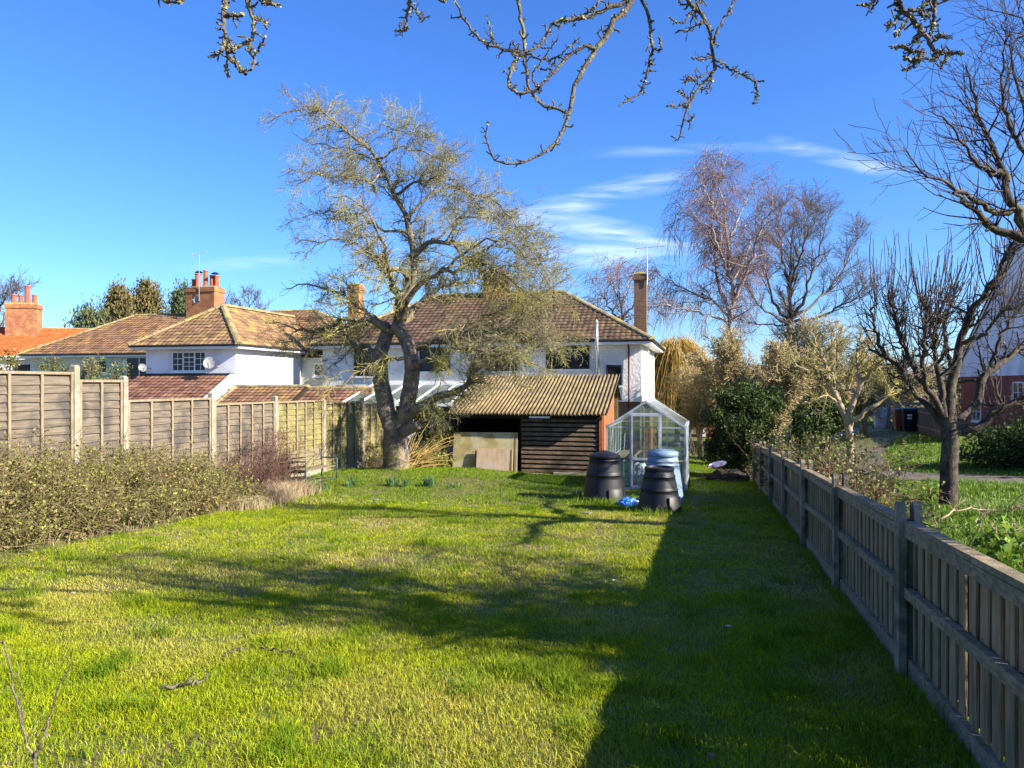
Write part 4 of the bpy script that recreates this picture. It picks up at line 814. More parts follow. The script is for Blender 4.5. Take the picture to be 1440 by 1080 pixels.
# ------------------------------------------------------------------ tree B (trunk just outside the right edge)
xb, yb = 8.1, 10.1; zb = g(xb, yb)
TB = T('right_edge_tree', 'dark leafless fruit tree whose limbs reach in at the upper right edge', 'tree', (xb, yb, zb))
tbt = [limb(z([(xb, yb, zb-.1), (xb-.1, yb, zb+1.3), (xb-.3, yb-.05, zb+2.6), W(1500, 375, 10)]), .24, .17, 12, .02)]
lb = [limb(wpath(l, 10, 10), a*.72, b, 18, .02, .8) for l, a, b in (
 ([(1500,378),(1465,350),(1440,337),(1420,328),(1402,322),(1388,312,9.9),(1375,298,9.8),(1355,285,9.6),(1340,272,9.5)], .15, .014),
 ([(1465,352),(1445,318),(1428,292),(1416,275),(1408,240),(1398,212),(1390,196),(1378,168),(1366,120),(1358,95)], .12, .008),
 ([(1428,292),(1410,297),(1398,300),(1384,290,9.8),(1360,276,9.6),(1335,258,9.4),(1310,246,9.3),(1292,236,9.2),(1272,209,9.1)], .07, .006),
 ([(1410,245),(1388,240,9.9),(1365,222,9.7),(1345,190,9.5),(1325,165,9.4),(1300,155,9.3)], .05, .006),
 ([(1500,378),(1480,300),(1465,230),(1440,160),(1430,110),(1420,60)], .11, .008),
 ([(1470,240),(1440,215),(1425,180),(1410,130),(1412,80),(1418,50)], .06, .006),
 ([(1465,225),(1450,100),(1445,50),(1425,20),(1378,12)], .05, .005),
 ([(1460,90),(1440,50),(1428,58),(1412,58),(1409,20)], .03, .005))]
lb += [limb(z(l), a, b, 18, .04, .8) for l, a, b in (
 ([(7.2, 10, 3.4), (8.6, 9.4, 4.2), (10.2, 9.0, 4.6), (11.4, 8.4, 5.2)], .13, .02), ([(7.4, 10, 3.3), (8.2, 8.6, 4.2), (8.6, 7.2, 4.6), (8.8, 6.0, 5.0)], .12, .02), ([(7.4, 10, 3.3), (9.0, 11, 4.4), (10.4, 12, 5.2)], .11, .02))]
lbs = stackp(lb); build_tubes('trunk', [stackp(tbt)], M['bark_dark'], TB, 12); build_each('limb', lbs, M['bark_dark'], TB, 8)
vb_ = (lbs[0][:8], lbs[1][:8])
b1 = spawn(vb_, 150, (.12, 1), (.6, 1.35), (25, 65), 8, .13, (-.03, 0, .09), .4, .3, .014)
b2 = spawn(b1, 560, (.1, 1), (.2, .75), (25, 65), 6, .15, (-.01, 0, .08), .65, .4, .009)
b3 = spawn((lbs[0][8:], lbs[1][8:]), 70, (.3, 1), (.6, 1.6), (30, 70), 8, .2, (0, 0, .05), .5, .3, .025, keep=out_of_frame); b4 = spawn(b3, 260, (.1, 1), (.3, .8), (30, 70), 5, .2, (0, 0, .05), .6, .4, .01, keep=out_of_frame)
for S in (b1, b2): S[1][:] = np.maximum(S[1], .0038)
build_tubes('branches', [b1, b3, b4], M['twig_dark'], TB, [5, 4, 3], kind='stuff'); build_tubes('twigs', [b2], M['twig_dark'], TB, 3, kind='stuff')
# ------------------------------------------------------------------ tree C: pruned fruit tree with upright shoots
yc = 14.6; tcx = W(1335, 715, yc); tcx[2] = g(tcx[0], tcx[1])
TC = T('pruned_fruit_tree', 'dark trunked fruit tree with tall upright water shoots beyond the close-boarded fence', 'tree', tuple(tcx))
dc = lambda l: wpath([(a, b, yc+c) for a, b, c in l], yc)
tct = [limb(dc([(1334,722,0),(1334,690,0),(1336,650,0),(1336,615,0),(1332,585,0)]), .165, .15, 12, .012)]
lc = [limb(dc(l), a*.8, b*.8, 18, .025, .75) for l, a, b in (
 ([(1335,612,0),(1360,606,-.1),(1385,596,-.2),(1402,578,-.3),(1425,567,-.4),(1455,560,-.5),(1490,540,-.6)], .12, .05),
 ([(1336,600,0),(1358,583,.1),(1376,562,.2),(1383,535,.3),(1394,518,.4),(1415,502,.5),(1440,487,.6),(1475,470,.7)], .13, .05),
 ([(1333,598,0),(1337,560,.1),(1342,520,.2),(1350,480,.2),(1362,450,.1),(1378,420,0),(1395,396,-.1),(1410,368,-.2),(1422,342,-.3)], .15, .05),
 ([(1330,595,0),(1322,550,-.1),(1318,510,-.1),(1318,470,-.2),(1324,440,-.2),(1332,415,-.2)], .10, .03),
 ([(1330,600,0),(1308,575,.1),(1290,555,.2),(1268,525,.3),(1245,503,.4),(1222,490,.5)], .10, .03),
 ([(1326,585,0),(1305,545,-.3),(1298,510,-.5),(1300,470,-.6),(1302,440,-.7),(1300,415,-.8)], .09, .03),
 ([(1322,570,0),(1290,530,.6),(1272,490,.9),(1262,460,1.0),(1250,440,1.0)], .08, .025),
 ([(1290,530,.6),(1268,480,.2),(1256,440,0),(1248,415,-.1)], .06, .025),
 ([(1342,520,.2),(1330,490,.7),(1328,455,1.0),(1338,425,1.2),(1350,400,1.2)], .08, .025),
 ([(1350,480,.2),(1385,470,-.2),(1410,440,-.4),(1440,425,-.5)], .06, .02),
 ([(1394,518,.4),(1410,470,.3),(1430,440,.3),(1450,410,.3)], .05, .02),
 ([(1245,503,.4),(1232,470,.5),(1228,440,.5),(1230,410,.5)], .05, .02))]
build_tubes('trunk', [stackp(tct)], M['bark_dark'], TC, 12); LC = stackp(lc); build_each('limb', LC, M['bark_dark'], TC, 9)
cc1 = spawn(LC, 220, (.35, 1), (.25, .9), (30, 75), 6, .25, (-.01, 0, .08), .5, .4, .03)
cs = spawn((LC[0][2:], LC[1][2:]), 165, (.5, 1), (1.0, 2.6), (15, 65), 9, .075, (0, 0, .27), .4, .35, .013)
cs2 = spawn(cc1, 140, (.2, 1), (.6, 2.0), (20, 65), 8, .075, (0, 0, .27), .6, .35, .011)
cc2 = spawn(cc1, 1300, (.1, 1), (.12, .45), (30, 85), 5, .3, (0, 0, .05), .6, .4, .009); cc3 = spawn(cs, 400, (.1, .9), (.02, .06), (50, 90), 3, .2, (0, 0, .1), .7, .8, .006)
for S in (cs, cs2): S[1][:] = np.maximum(S[1], .0058)
cc2[1][:] = np.maximum(cc2[1], .0048)
build_tubes('branches', [cc1], M['bark_dark'], TC, 6, kind='stuff'); build_tubes('shoots', [cs, cs2], M['twig_dark'], TC, 5, kind='stuff'); build_tubes('twigs', [cc2, cc3], M['twig_dark'], TC, 3, kind='stuff')
p = LC[0][rng.integers(0, len(lc), 900), rng.integers(2, 15, 900)]+rng.normal(0, .04, (900, 3)); leaf_mesh('moss', p, np.full(900, .03), M['lichen'], TC, .7, kind='stuff')
# ------------------------------------------------------------------ pale trunked apple in the middle of the right plot
yd = 19.6; td = W(1195, 640, yd); td[2] = g(td[0], td[1])
TD = T('pale_trunk_tree', 'small gnarled fruit tree with pale sunlit forked trunk behind the close-boarded fence', 'tree', tuple(td))
ddd = lambda l: wpath([(a, b, yd+c) for a, b, c in l], yd)
t4 = [limb([td-np.array((0, 0, .1))]+ddd([(1196,625,0),(1194,605,0),(1190,588,0),(1180,566,0),(1171,548,0),(1164,535,0)]), .11, .08, 14, .01), limb(ddd([(1193,603,0),(1195,580,-.05),(1201,563,-.1),(1208,545,-.1),(1210,530,-.1)]), .085, .06, 14, .01)]
l4 = [limb(ddd(l), a, b, 16, .03, .8) for l, a, b in (
 ([(1166,537,0),(1150,525,-.2),(1132,519,-.4),(1118,515,-.5)], .07, .02), ([(1166,537,0),(1160,510,.2),(1150,485,.3),(1140,465,.3)], .06, .015), ([(1172,548,0),(1172,515,-.3),(1178,490,-.5),(1180,470,-.5)], .05, .015),
 ([(1209,545,-.1),(1222,525,-.2),(1240,515,-.3),(1262,512,-.3)], .06, .015), ([(1209,532,-.1),(1205,505,.2),(1208,480,.3),(1215,460,.3)], .05, .015), ([(1195,600,0),(1215,582,-.3),(1240,562,-.4),(1258,540,-.4),(1258,515,-.4)], .075, .02), ([(1180,566,0),(1165,558,-.3),(1148,560,-.5),(1130,567,-.6)], .035, .012), ([(1205,552,-.1),(1190,548,.3),(1175,535,.6),(1155,520,.8)], .04, .012))]
build_tubes('trunk', [stackp(t4)], M['bark_pale'], TD, 10); l4 = stackp(l4); build_each('limb', l4, M['bark_pale'], TD, 7)
d1 = spawn(l4, 130, (.2, 1), (.4, 1.0), (30, 80), 7, .28, (0, 0, .05), .6, .3, .025); d2 = spawn(d1, 800, (.1, 1), (.15, .5), (30, 80), 5, .3, (0, 0, .05), .6, .4, .010); d2[1][:] = np.maximum(d2[1], .005)
build_tubes('branches', [d1], M['twig_apple'], TD, 5, kind='stuff'); build_tubes('twigs', [d2], M['twig_apple'], TD, 3, kind='stuff')
# ------------------------------------------------------------------ far deciduous trees
def weeper(name, label, bx, by, lims, hangL, n1, n2, mt, mt2, Yd, rmin, base=None):
    p0 = W(bx, by, Yd); p0[2] = g(p0[0], p0[1]); t = T(name, label, 'tree', tuple(p0))
    ls = [limb(wpath([(a, b, Yd+c) for a, b, c in l], Yd), r0, r1, 18, .06, .8) for l, r0, r1 in lims]
    ls[0] = (np.vstack([p0[None], ls[0][0][1:]]), ls[0][1])
    build_tubes('trunk', [stackp(ls[:1])], mt, t, 9); LS = stackp(ls)
    build_each('limb', stackp(ls[1:]), mt, t, 6)
    w1 = spawn(LS, n1, (.25, 1), (1.2, 3.0), (25, 70), 8, .14, (0, 0, .02), .5, .25, .05)
    w1[1][:] = np.maximum(w1[1], rmin*1.3)
    w2 = spawn(w1, n2, (.15, 1), hangL, (30, 90), 7, .12, (0, 0, -.34), .6, .5, .014); w2[1][:] = np.maximum(w2[1], rmin*.75)
    build_tubes('branches', [w1], mt, t, 4, kind='stuff'); build_tubes('twigs', [w2], mt2, t, 3, kind='stuff'); return t
weeper('weeping_birch', 'tall weeping birch with reddish drooping twigs, tallest beyond the greenhouse', 1028, 640, [
 ([(1028,600,0),(1026,460,0),(1030,425,0),(1027,390,0),(1024,340,0),(1020,300,0),(1012,268,0),(1012,240,0),(1022,224,0)], .26, .02),
 ([(1028,440,0),(1010,400,.5),(1006,370,.8),(1002,345,1),(990,320,1.2),(972,303,1.4),(955,300,1.6),(940,325,1.7)], .14, .02),
 ([(1030,425,0),(1048,390,-.5),(1062,350,-1),(1072,320,-1.2),(1085,290,-1.3),(1090,265,-1.3)], .14, .02),
 ([(1026,455,0),(1000,445,-.6),(975,438,-1),(950,432,-1.3),(925,430,-1.5)], .10, .02), ([(1027,450,0),(1005,425,.6),(975,412,1.2),(940,395,1.6),(925,385,1.8)], .10, .02),
 ([(1024,345,0),(1040,300,1),(1055,268,1.4),(1062,250,1.6)], .09, .02), ([(1022,330,0),(1000,285,-1),(985,255,-1.3),(980,245,-1.4)], .09, .02), ([(1012,260,0),(1000,240,.5),(990,240,.8)], .05, .02), ([(1028,400,0),(1045,370,2),(1055,330,3),(1050,300,3.4)], .11, .02), ([(1027,390,0),(1010,350,-2),(1000,310,-3),(1005,280,-3.3)], .11, .02)],
 (1.0, 2.6), 250, 3400, M['birch'], M['twig_birch'], 46, .011)
weeper('distant_birch', 'distant pale twigged birch behind the right-hand chimney', 873, 640, [
 ([(873,600,0),(872,470,0),(874,440,0),(870,410,0),(868,385,0),(872,368,0)], .22, .02), ([(873,455,0),(855,430,.6),(842,405,1),(832,395,1.2)], .11, .02), ([(873,450,0),(892,425,-.6),(905,400,-1),(918,385,-1.2)], .11, .02), ([(873,445,0),(850,445,-.5),(832,430,-.8)], .08, .02), ([(872,430,0),(885,400,1),(895,375,1.4)], .09, .02), ([(871,420,0),(855,390,-1),(850,375,-1.3)], .09, .02), ([(874,450,0),(900,440,1),(925,430,1.4),(935,420,1.6)], .08, .02)],
 (.9, 2.0), 140, 1500, M['birch'], M['twig_birch'], 60, .014)
def thin(ls): return [(p, r*.68) for p, r in ls]
def spreader(name, label, bx, Yd, lims, mt, mt2, n1, n2, n3, L, rmin, trop=.05):
    p0 = W(bx, 640, Yd); p0[2] = g(p0[0], p0[1]); t = T(name, label, 'tree', tuple(p0))
    ls = thin([limb(wpath([(a, b, Yd+c) for a, b, c in l], Yd), r0, r1, 18, .07, .7) for l, r0, r1 in lims])
    ls[0] = (np.vstack([p0[None], ls[0][0][1:]]), ls[0][1])
    build_tubes('trunk', [stackp(ls[:1])], mt, t, 9); build_each('limb', stackp(ls[1:]), mt, t, 6)
    a = spawn(stackp(ls), n1, (.3, 1), (L*.6, L*1.3), (20, 55), 8, .12, (0, 0, trop), .55, .25, .06); b = spawn(a, n2, (.15, 1), (L*.25, L*.7), (20, 60), 6, .14, (0, 0, trop), .6, .35, .025); c = spawn(b, n3, (.1, 1), (L*.12, L*.35), (20, 60), 4, .15, (0, 0, trop), .7, .6, .012)
    for S, q in ((a, 1.2), (b, .9), (c, .7)): S[1][:] = np.maximum(S[1], rmin*q)
    build_tubes('branches', [a], mt, t, 4, kind='stuff'); build_tubes('twigs', [b, c], mt2, t, 3, kind='stuff'); return t
spreader('bare_oak', 'broad bare spreading tree with grey limbs right of the weeping birch', 1108, 54, [
 ([(1108,600,0),(1108,470,0),(1106,450,0),(1110,420,0),(1112,390,0),(1112,350,0),(1118,310,0)], .50, .05),
 ([(1108,455,0),(1090,430,.6),(1080,400,1),(1072,370,1.2),(1068,335,1.4),(1062,305,1.5)], .22, .03), ([(1110,450,0),(1128,425,-.6),(1140,395,-1),(1150,360,-1.2),(1160,325,-1.4),(1165,300,-1.4)], .24, .03),
 ([(1110,452,0),(1140,430,.8),(1165,410,1.4),(1185,380,1.8),(1200,350,2),(1208,325,2.1)], .22, .03), ([(1108,455,0),(1150,445,-1),(1180,430,-1.6),(1205,420,-2),(1222,400,-2)], .18, .03), ([(1106,455,0),(1080,440,-1),(1060,420,-1.8),(1045,395,-2),(1035,370,-2.2)], .18, .03),
 ([(1111,400,0),(1098,360,2),(1095,325,3),(1098,295,3.2)], .18, .03), ([(1111,400,0),(1128,355,-2),(1135,320,-3),(1140,290,-3.2)], .18, .03), ([(1106,458,0),(1070,455,1),(1045,450,1.8),(1025,440,2)], .12, .03), ([(1112,380,0),(1125,340,1.5),(1128,300,2),(1130,280,2)], .12, .03)],
 M['oak'], M['twig_oak'], 230, 2200, 6500, 2.6, .0105)
spreader('leafless_tree', 'bare tree with fine twigs at the far left edge behind the orange roof', -8, 62, [([(-8,600,0),(-8,480,0),(-6,440,0),(0,415,0)], .4, .05), ([(-7,470,0),(10,440,.5),(22,415,1),(32,402,1)], .18, .03), ([(-7,450,0),(5,425,-.5),(12,405,-1)], .16, .03), ([(-8,470,0),(-25,430,0),(-35,400,0)], .18, .03), ([(-7,465,0),(8,455,1),(20,445,1)], .12, .03)], M['oak'], M['twig_oak'], 60, 380, 900, 2.4, .014)
spreader('leafless_tree', 'fine bare tree rising behind the middle house roof, right of its chimney', 335, 64, [([(335,600,0),(335,470,0),(336,440,0),(338,420,0)], .35, .04), ([(335,460,0),(322,435,.5),(318,420,1)], .15, .03), ([(336,455,0),(350,435,-.5),(355,418,-1)], .15, .03), ([(336,460,0),(362,450,0),(372,432,0)], .12, .03)], M['oak'], M['twig_oak'], 60, 380, 800, 1.9, .014, .12)
# far scrubby woodland closing the view
n = 42000; xx = rng.uniform(-150, 190, n); yv = rng.uniform(95, 125, n); ht = (2.6+3.0*vnoise(xx, yv, .09, 31)+1.6*vnoise(xx, yv, .3, 32)); zz = -1.6+ht*rng.random(n)**.7
leaf_mesh('distant_wood', np.stack([xx, yv, zz], 1), np.full(n, 1.1), M['wood_far'], None, .6, kind='stuff')
n = 16000; xx = rng.uniform(16, 46, n); yv = rng.uniform(52, 66, n); ht = 1.5+3.4*vnoise(xx, yv, .22, 33); zz = -1.5+ht*rng.random(n)**.7
leaf_mesh('distant_scrub', np.stack([xx, yv, zz], 1), np.full(n, .42), M['wood_far'], None, .35, kind='stuff')
# conifers behind the middle house
def conifer(px, pt, Yd, wd, label, mt, n=15000):
    wd *= 1.3
    p = W(px, 560, Yd); gz_ = -1.6; top = CZ-(pt-540)/F*Yd; t = T('conifer', label, 'tree', (p[0], p[1], gz_), 0, 'conifers behind the middle house')
    b = np.array((p[0], p[1], 0)); mb = MB(); mb.tube([(p[0], p[1], gz_), (p[0], p[1], top-1)], [.3, .08], 8); mb.build('trunk', M['oak'], t)
    k = 260; h = rng.random(k)**.8; r = (wd/F*Yd)*.5*(1-h**1.6*.86)*rng.uniform(.55, 1.08, k); a = rng.uniform(0, 2*np.pi, k)
    c = np.stack([p[0]+r*np.cos(a), p[1]+r*np.sin(a), gz_+.4+(top-gz_-.5)*h], 1); i = rng.integers(0, k, n)
    P = c[i]+rng.normal(0, 1, (n, 3))*(.34, .34, .42); leaf_mesh('foliage', P, np.full(n, .30), mt, t, .4, D=rng.normal(0, .5, (n, 3))+(0, 0, .6)+norm(c[i]-b-(0, 0, 3))*.6)
conifer(127, 434, 58, 78, 'smallest, bluish green conifer left of the brown hipped roof', M['conifer_blue'], 6000)
conifer(168, 408, 62, 62, 'dark leftmost of the tall conifers behind the middle house', M['conifer']); conifer(208, 402, 64, 72, 'tallest bronze tinged conifer behind the middle house ridge', M['conifer']); conifer(258, 405, 66, 52, 'green conifer just left of the middle house chimney', M['conifer_blue'])
# ------------------------------------------------------------------ shrubs of the right plot
WL = T('weeping_willow', 'golden weeping willow beside the right end of the white house', 'tree', (*W(952, 600, 42)[:2], -1.5))
wc = W(952, 520, 42)
mb = MB(); mb.tube([(wc[0], wc[1], -1.6), (wc[0]+.1, wc[1], 1.5), (wc[0], wc[1], 3.6)], [.16, .12, .06], 8); mb.build('trunk', M['oak'], WL)
n = 1150; a = rng.uniform(0, 2*np.pi, n); r = np.sqrt(rng.random(n))*1.4; top = 4.35-.5*r**1.5+rng.normal(0, .2, n)
Pw, Rw = grow(np.stack([wc[0]+r*np.cos(a), wc[1]+r*np.sin(a), top], 1), np.stack([np.cos(a)*.4, np.sin(a)*.4, np.full(n, -.3)], 1), rng.uniform(1.8, 4.6, n), 9, .07, (0, 0, -.35), np.full(n, .013), np.full(n, .009))
build_tubes('hanging_strands', [(Pw, Rw)], M['willow'], WL, 3, kind='stuff')
def twig_bush(name, label, c, rad, n1, n2, mt, rmin, cat='shrub', trop=.06, stemr=.05, n3=0, base=None):
    c = np.asarray(c, float); b = np.array((c[0], c[1], g(c[0], c[1]))) if base is None else np.array(base, float); t = T(name, label, cat, tuple(b))
    d = norm(rng.normal(0, 1, (16, 3))); d[:, 2] = np.abs(d[:, 2])*.9+.1; tips = c+d*np.asarray(rad)*.75
    st = [limb([b+(rng.uniform(-.12, .12), rng.uniform(-.12, .12), 0), b*.45+c*.4+q*.15, q], stemr, .012, 10, .05, .8) for q in tips]; ST = stackp(st)
    build_tubes('stems', [ST], mt, t, 5)
    e = lambda PP: ((((PP[:, -1]-c)/np.asarray(rad))**2).sum(1) < 1.12)
    a = spawn(ST, n1, (.35, 1), (.5, 1.3), (20, 70), 7, .2, (0, 0, trop), .6, .3, .014, away=c, away_w=.5, keep=e); q = spawn(a, n2, (.1, 1), (.2, .65), (20, 75), 5, .25, (0, 0, trop), .7, .5, .008, away=c, away_w=.3)
    a[1][:] = np.maximum(a[1], rmin*1.2); q[1][:] = np.maximum(q[1], rmin); sets = [a, q]
    if n3: s3 = spawn(q, n3, (.1, 1), (.1, .35), (25, 80), 4, .25, (0, 0, trop), .8, .6, .006); s3[1][:] = np.maximum(s3[1], rmin*.85); sets.append(s3)
    build_tubes('twigs', sets, mt, t, 3, kind='stuff'); return t
twig_bush('domed_thicket', 'large dome of pale buff twigs behind the dark evergreen shrub', W(1062, 535, 28), (2.9, 2.4, 2.5), 1100, 10000, M['twig_pale'], .011, 'tree', n3=19000)
twig_bush('tangled_shrub', 'olive twiggy shrub between the golden willow and the domed thicket', W(985, 545, 33), (1.5, 1.4, 1.9), 420, 3200, M['twig_pale'], .011, n3=4500)
twig_bush('tangled_shrub', 'grey brown twiggy shrub behind the pale trunked fruit tree', W(1160, 518, 30), (2.7, 1.8, 2.5), 700, 4200, M['twig_pale'], .010, n3=6000)
twig_bush('tangled_shrub', 'brown twiggy shrub left of the distant wheelie bins', W(1215, 545, 33), (2.3, 1.6, 1.7), 340, 2700, M['twig_apple'], .010, n3=3000)
twig_bush('tangled_shrub', 'pale brown twiggy thicket above the far gate', W(1262, 535, 44), (3.2, 1.6, 1.9), 240, 1500, M['twig_pale'], .012, n3=1200)
def leafy(name, label, parts, mt, size, cat='shrub', aspect=.5, stem=True, mt_stem='bark_dark'):
    c0 = np.asarray(parts[0][0], float); t = T(name, label, cat, (c0[0], c0[1], g(c0[0], c0[1])))
    P = np.vstack([blob_pts(c, r, n, k, sp, .45, zmin=g(c[0], c[1])+.05) for c, r, n, k, sp in parts])
    if stem:
        ls = [limb([(c0[0]+rng.uniform(-.2, .2), c0[1]+rng.uniform(-.2, .2), g(c0[0], c0[1])), c*.6+c0*.4+rng.normal(0, .1, 3)-(0, 0, .2), c+rng.normal(0, .3, 3)], .05, .01, 9, .03) for c, *_ in [(np.asarray(p[0], float),) for p in parts] for _ in range(5)]
        build_tubes('stems', [stackp(ls)], M[mt_stem], t, 5)
    leaf_mesh('foliage', P, np.full(len(P), size), mt, t, aspect, .15); return t
leafy('evergreen_shrub', 'large dark glossy evergreen shrub at the far end of the close-boarded fence', [(W(1040, 590, 22.5), (.95, .9, 1.05), 14000, 170, .11), (W(1022, 635, 22.5), (.7, .7, .75), 7000, 90, .10), (W(1062, 565, 23), (.85, .8, .6), 6000, 80, .1)], M['evergreen'], .085)
leafy('laurel_shrub', 'dark green laurel behind the pale trunked fruit tree', [(W(1160, 585, 22), (.75, .6, .6), 5500, 60, .10), (W(1140, 600, 21.5), (.6, .6, .55), 3500, 50, .1)], M['evergreen'], .10)
leafy('laurel_shrub', 'small dark evergreen below the domed thicket at the gap beside the greenhouse', [(W(972, 570, 34), (.6, .6, .8), 2500, 40, .14)], M['evergreen'], .12)
# brambles scrambling along the far half of the right fence
def bramble(label, px, py, Yd, rad, n):
    c = W(px, py, Yd); t = T('bramble', label, 'bramble', (c[0], c[1], g(c[0], c[1])), 0, 'brambles along the right fence')
    zz = g(c[0], c[1]); m = 60; n = int(n*1.9); st = np.stack([c[0]+rng.normal(0, rad[0]*.5, m), c[1]+rng.normal(0, rad[1]*.5, m), np.full(m, zz)], 1)
    A = grow(st, np.c_[rng.normal(0, .45, (m, 2)), np.ones(m)], rng.uniform(.8, 1.9, m)*(rad[2]/.7), 9, .16, (0, 0, -.13), np.full(m, .009), np.full(m, .004)); B_ = spawn(A, 150, (.2, 1), (.2, .6), (30, 80), 5, .2, (0, 0, -.06), .8, .5, .005); B_[1][:] = np.maximum(B_[1], .004)
    build_tubes('stems', [A, B_], M['shrub_red'], t, 4, kind='stuff')
    src = np.vstack([A[0].reshape(-1, 3), B_[0].reshape(-1, 3)]); P = src[rng.integers(0, len(src), n)]+rng.normal(0, .06, (n, 3)); leaf_mesh('foliage', P, np.full(n, .07), M['bramble'], t, .6, .1)
bramble('bramble tangle at the far end of the fence beneath the evergreen', 1085, 615, 21.5, (.8, .8, .75), 1700); bramble('reddish bramble clump midway along the fence under the fruit tree', 1125, 620, 19, (.8, .8, .7), 1500)
bramble('leafy bramble clump just left of the pale trunk', 1165, 630, 16.5, (.75, .8, .75), 1700); bramble('leafy bramble right of the pale trunk, nearest of the row', 1195, 640, 14.2, (.5, .6, .7), 1100); bramble('thin bramble leaning by the second concrete post from the camera side', 1225, 660, 12.3, (.35, .5, .55), 350)
leafy('dark_hedge_with_added_end', 'low dark clipped hedge in front of the brick house at right, taller unseen end added for shade', [(W(1400+k*34, 634-k*3, 21-k*.35), (.95, .8, .75), 3600, 50, .12) for k in range(5)]+[(np.array((15.6+k*1.5, 18.6-k*.5, .75)), (1.0, .9, 1.2), 2500, 40, .14) for k in range(4)], M['evergreen'], .085, 'hedge')  # second group: taller unseen clumps added to throw shade over the path
# shrub and canes right of the apple tree
leafy('climber_bush', 'bushy climber smothering the corner between the apple trunk and the shed', [(W(612, 600, 24.2), (.75, .5, .75), 5200, 90, .10), (W(600, 625, 24), (.75, .5, .6), 3000, 60, .10), (W(632, 620, 24.2), (.35, .4, .9), 2600, 50, .08), (W(590, 583, 24.6), (.6, .4, .4), 2000, 40, .09)], M['laurel'], .075, mt_stem='cane')
b = W(572, 650, 22.6); b[2] = g(b[0], b[1]); t = T('arching_canes', 'fan of golden dry canes at the foot of the apple trunk', 'plant', tuple(b))
m = 60; A = grow(b+np.c_[rng.normal(0, .14, (m, 2)), np.zeros(m)], np.c_[rng.normal(.55, .45, m), rng.normal(0, .3, m), rng.uniform(.5, 1.2, m)], rng.uniform(.8, 1.8, m), 8, .06, (.03, 0, -.07), np.full(m, .015), np.full(m, .006)); build_tubes('canes', [A], M['cane'], t, 4)
leafy('low_shrub', 'low yellowish shrub between the apple trunk and the leaning boards', [(W(600, 648, 23.2), (.8, .4, .35), 3000, 60, .08)], M['hedge_leaf'], .06)
leafy('low_shrub', 'small mossy shrub against the fence left of the apple trunk', [(W(525, 640, 23.4), (.4, .35, .5), 1800, 40, .07)], M['laurel'], .06, mt_stem='cane')
leafy('garden_shrub', 'bright green shrub tops showing over the second left fence panel', [(W(140, 528, 22), (.85, .5, .5), 2400, 40, .10)], M['bramble'], .07); leafy('garden_shrub', 'small leafy shrub top at the left edge over the fence', [(W(8, 512, 22), (.4, .4, .45), 1000, 24, .10)], M['bramble'], .07)
leafy('garden_shrub', 'leafy creeper top behind the first fence panel under the grey dish', [(W(78, 520, 24), (.5, .4, .35), 900, 24, .10)], M['laurel'], .07)
# ------------------------------------------------------------------ left hedge
HX = lambda y: -7.1+(y-11)*.21
hb = np.array((-7.0, 12.0, g(-7, 12))); HG = T('overgrown_hedge', 'long overgrown hedge of buff and olive leaves below the lapped fence', 'hedge', tuple(hb))
n = 1050; yh = rng.uniform(8.6, 15.6, n); off = rng.uniform(-.65, .95, n); xh = HX(yh)+off
hz = (.90+.24*vnoise(xh, yh, .9, 41))*np.sqrt(np.maximum(.05, 1-np.abs(off/1.05)**2.2))*np.clip((16.4-yh)/2.4, .45, 1)
A = grow(np.stack([xh, yh, G(xh, yh)], 1), np.c_[rng.normal(.1, .4, n), rng.normal(0, .4, n), np.ones(n)], hz*rng.uniform(.8, 1.5, n), 9, .16, (0, 0, -.05), np.full(n, .008), np.full(n, .003))
A2 = spawn(A, 9000, (.3, 1), (.15, .5), (30, 90), 5, .25, (0, 0, -.03), .8, .5, .004); A3 = spawn(A, 1100, (.6, 1), (.4, 1.0), (20, 70), 7, .12, (.02, -.02, -.04), .8, .5, .004)
for S in (A2, A3): S[1][:] = np.maximum(S[1], .0032)
build_tubes('stems', [A, A2, A3], M['hedge_stem'], HG, 3, kind='stuff')
src = np.vstack([A[0][:, 2:].reshape(-1, 3), A2[0].reshape(-1, 3)]); P = src[rng.integers(0, len(src), 52000)]+rng.normal(0, .035, (52000, 3)); P[:, 2] = np.maximum(P[:, 2], G(P[:, 0], P[:, 1])+.02)
leaf_mesh('foliage', P, rng.uniform(.03, .06, len(P)), M['hedge_leaf'], HG, .55, .1)
k = rng.random(450)*7+8.6; q = np.stack([HX(k)+.80+rng.normal(0, .2, 450), k, np.zeros(450)], 1); q[:, 2] = G(q[:, 0], q[:, 1]); bo = blades(q-hb, rng.uniform(.05, .16, 450), np.full(450, .006), .9, M['dry_grass'], 'hedge_bottom_grass', 2); bo.parent = HG
# bare red-brown shrub and dry grass at its far end
def bare_shrub(label, x, y, m, hgt, mt, name='bare_shrub'):
    b = np.array((x, y, g(x, y))); t = T(name, label, 'shrub', tuple(b))
    A = grow(b+np.c_[rng.normal(0, .3, (m, 2)), np.zeros(m)], np.c_[rng.normal(0, .33, (m, 2)), np.ones(m)], rng.uniform(.5, 1, m)*hgt, 10, .12, (0, 0, .015), np.full(m, .011), np.full(m, .004)); B_ = spawn(A, m*9, (.2, 1), (.2, .7), (25, 75), 6, .2, (0, 0, .03), .7, .5, .006); C_ = spawn(B_, m*22, (.1, 1), (.08, .3), (30, 80), 4, .25, (0, 0, 0), .8, .6, .004)
    for S in (A, B_, C_): S[1][:] = np.maximum(S[1], .0036)
    build_tubes('stems', [A], mt, t, 4); build_tubes('twigs', [B_, C_], mt, t, 3, kind='stuff'); return t
bare_shrub('bare red-brown shrub with upright twigs in front of the fence, left of the bench', -5.55, 16.6, 34, 1.75, M['shrub_red'])
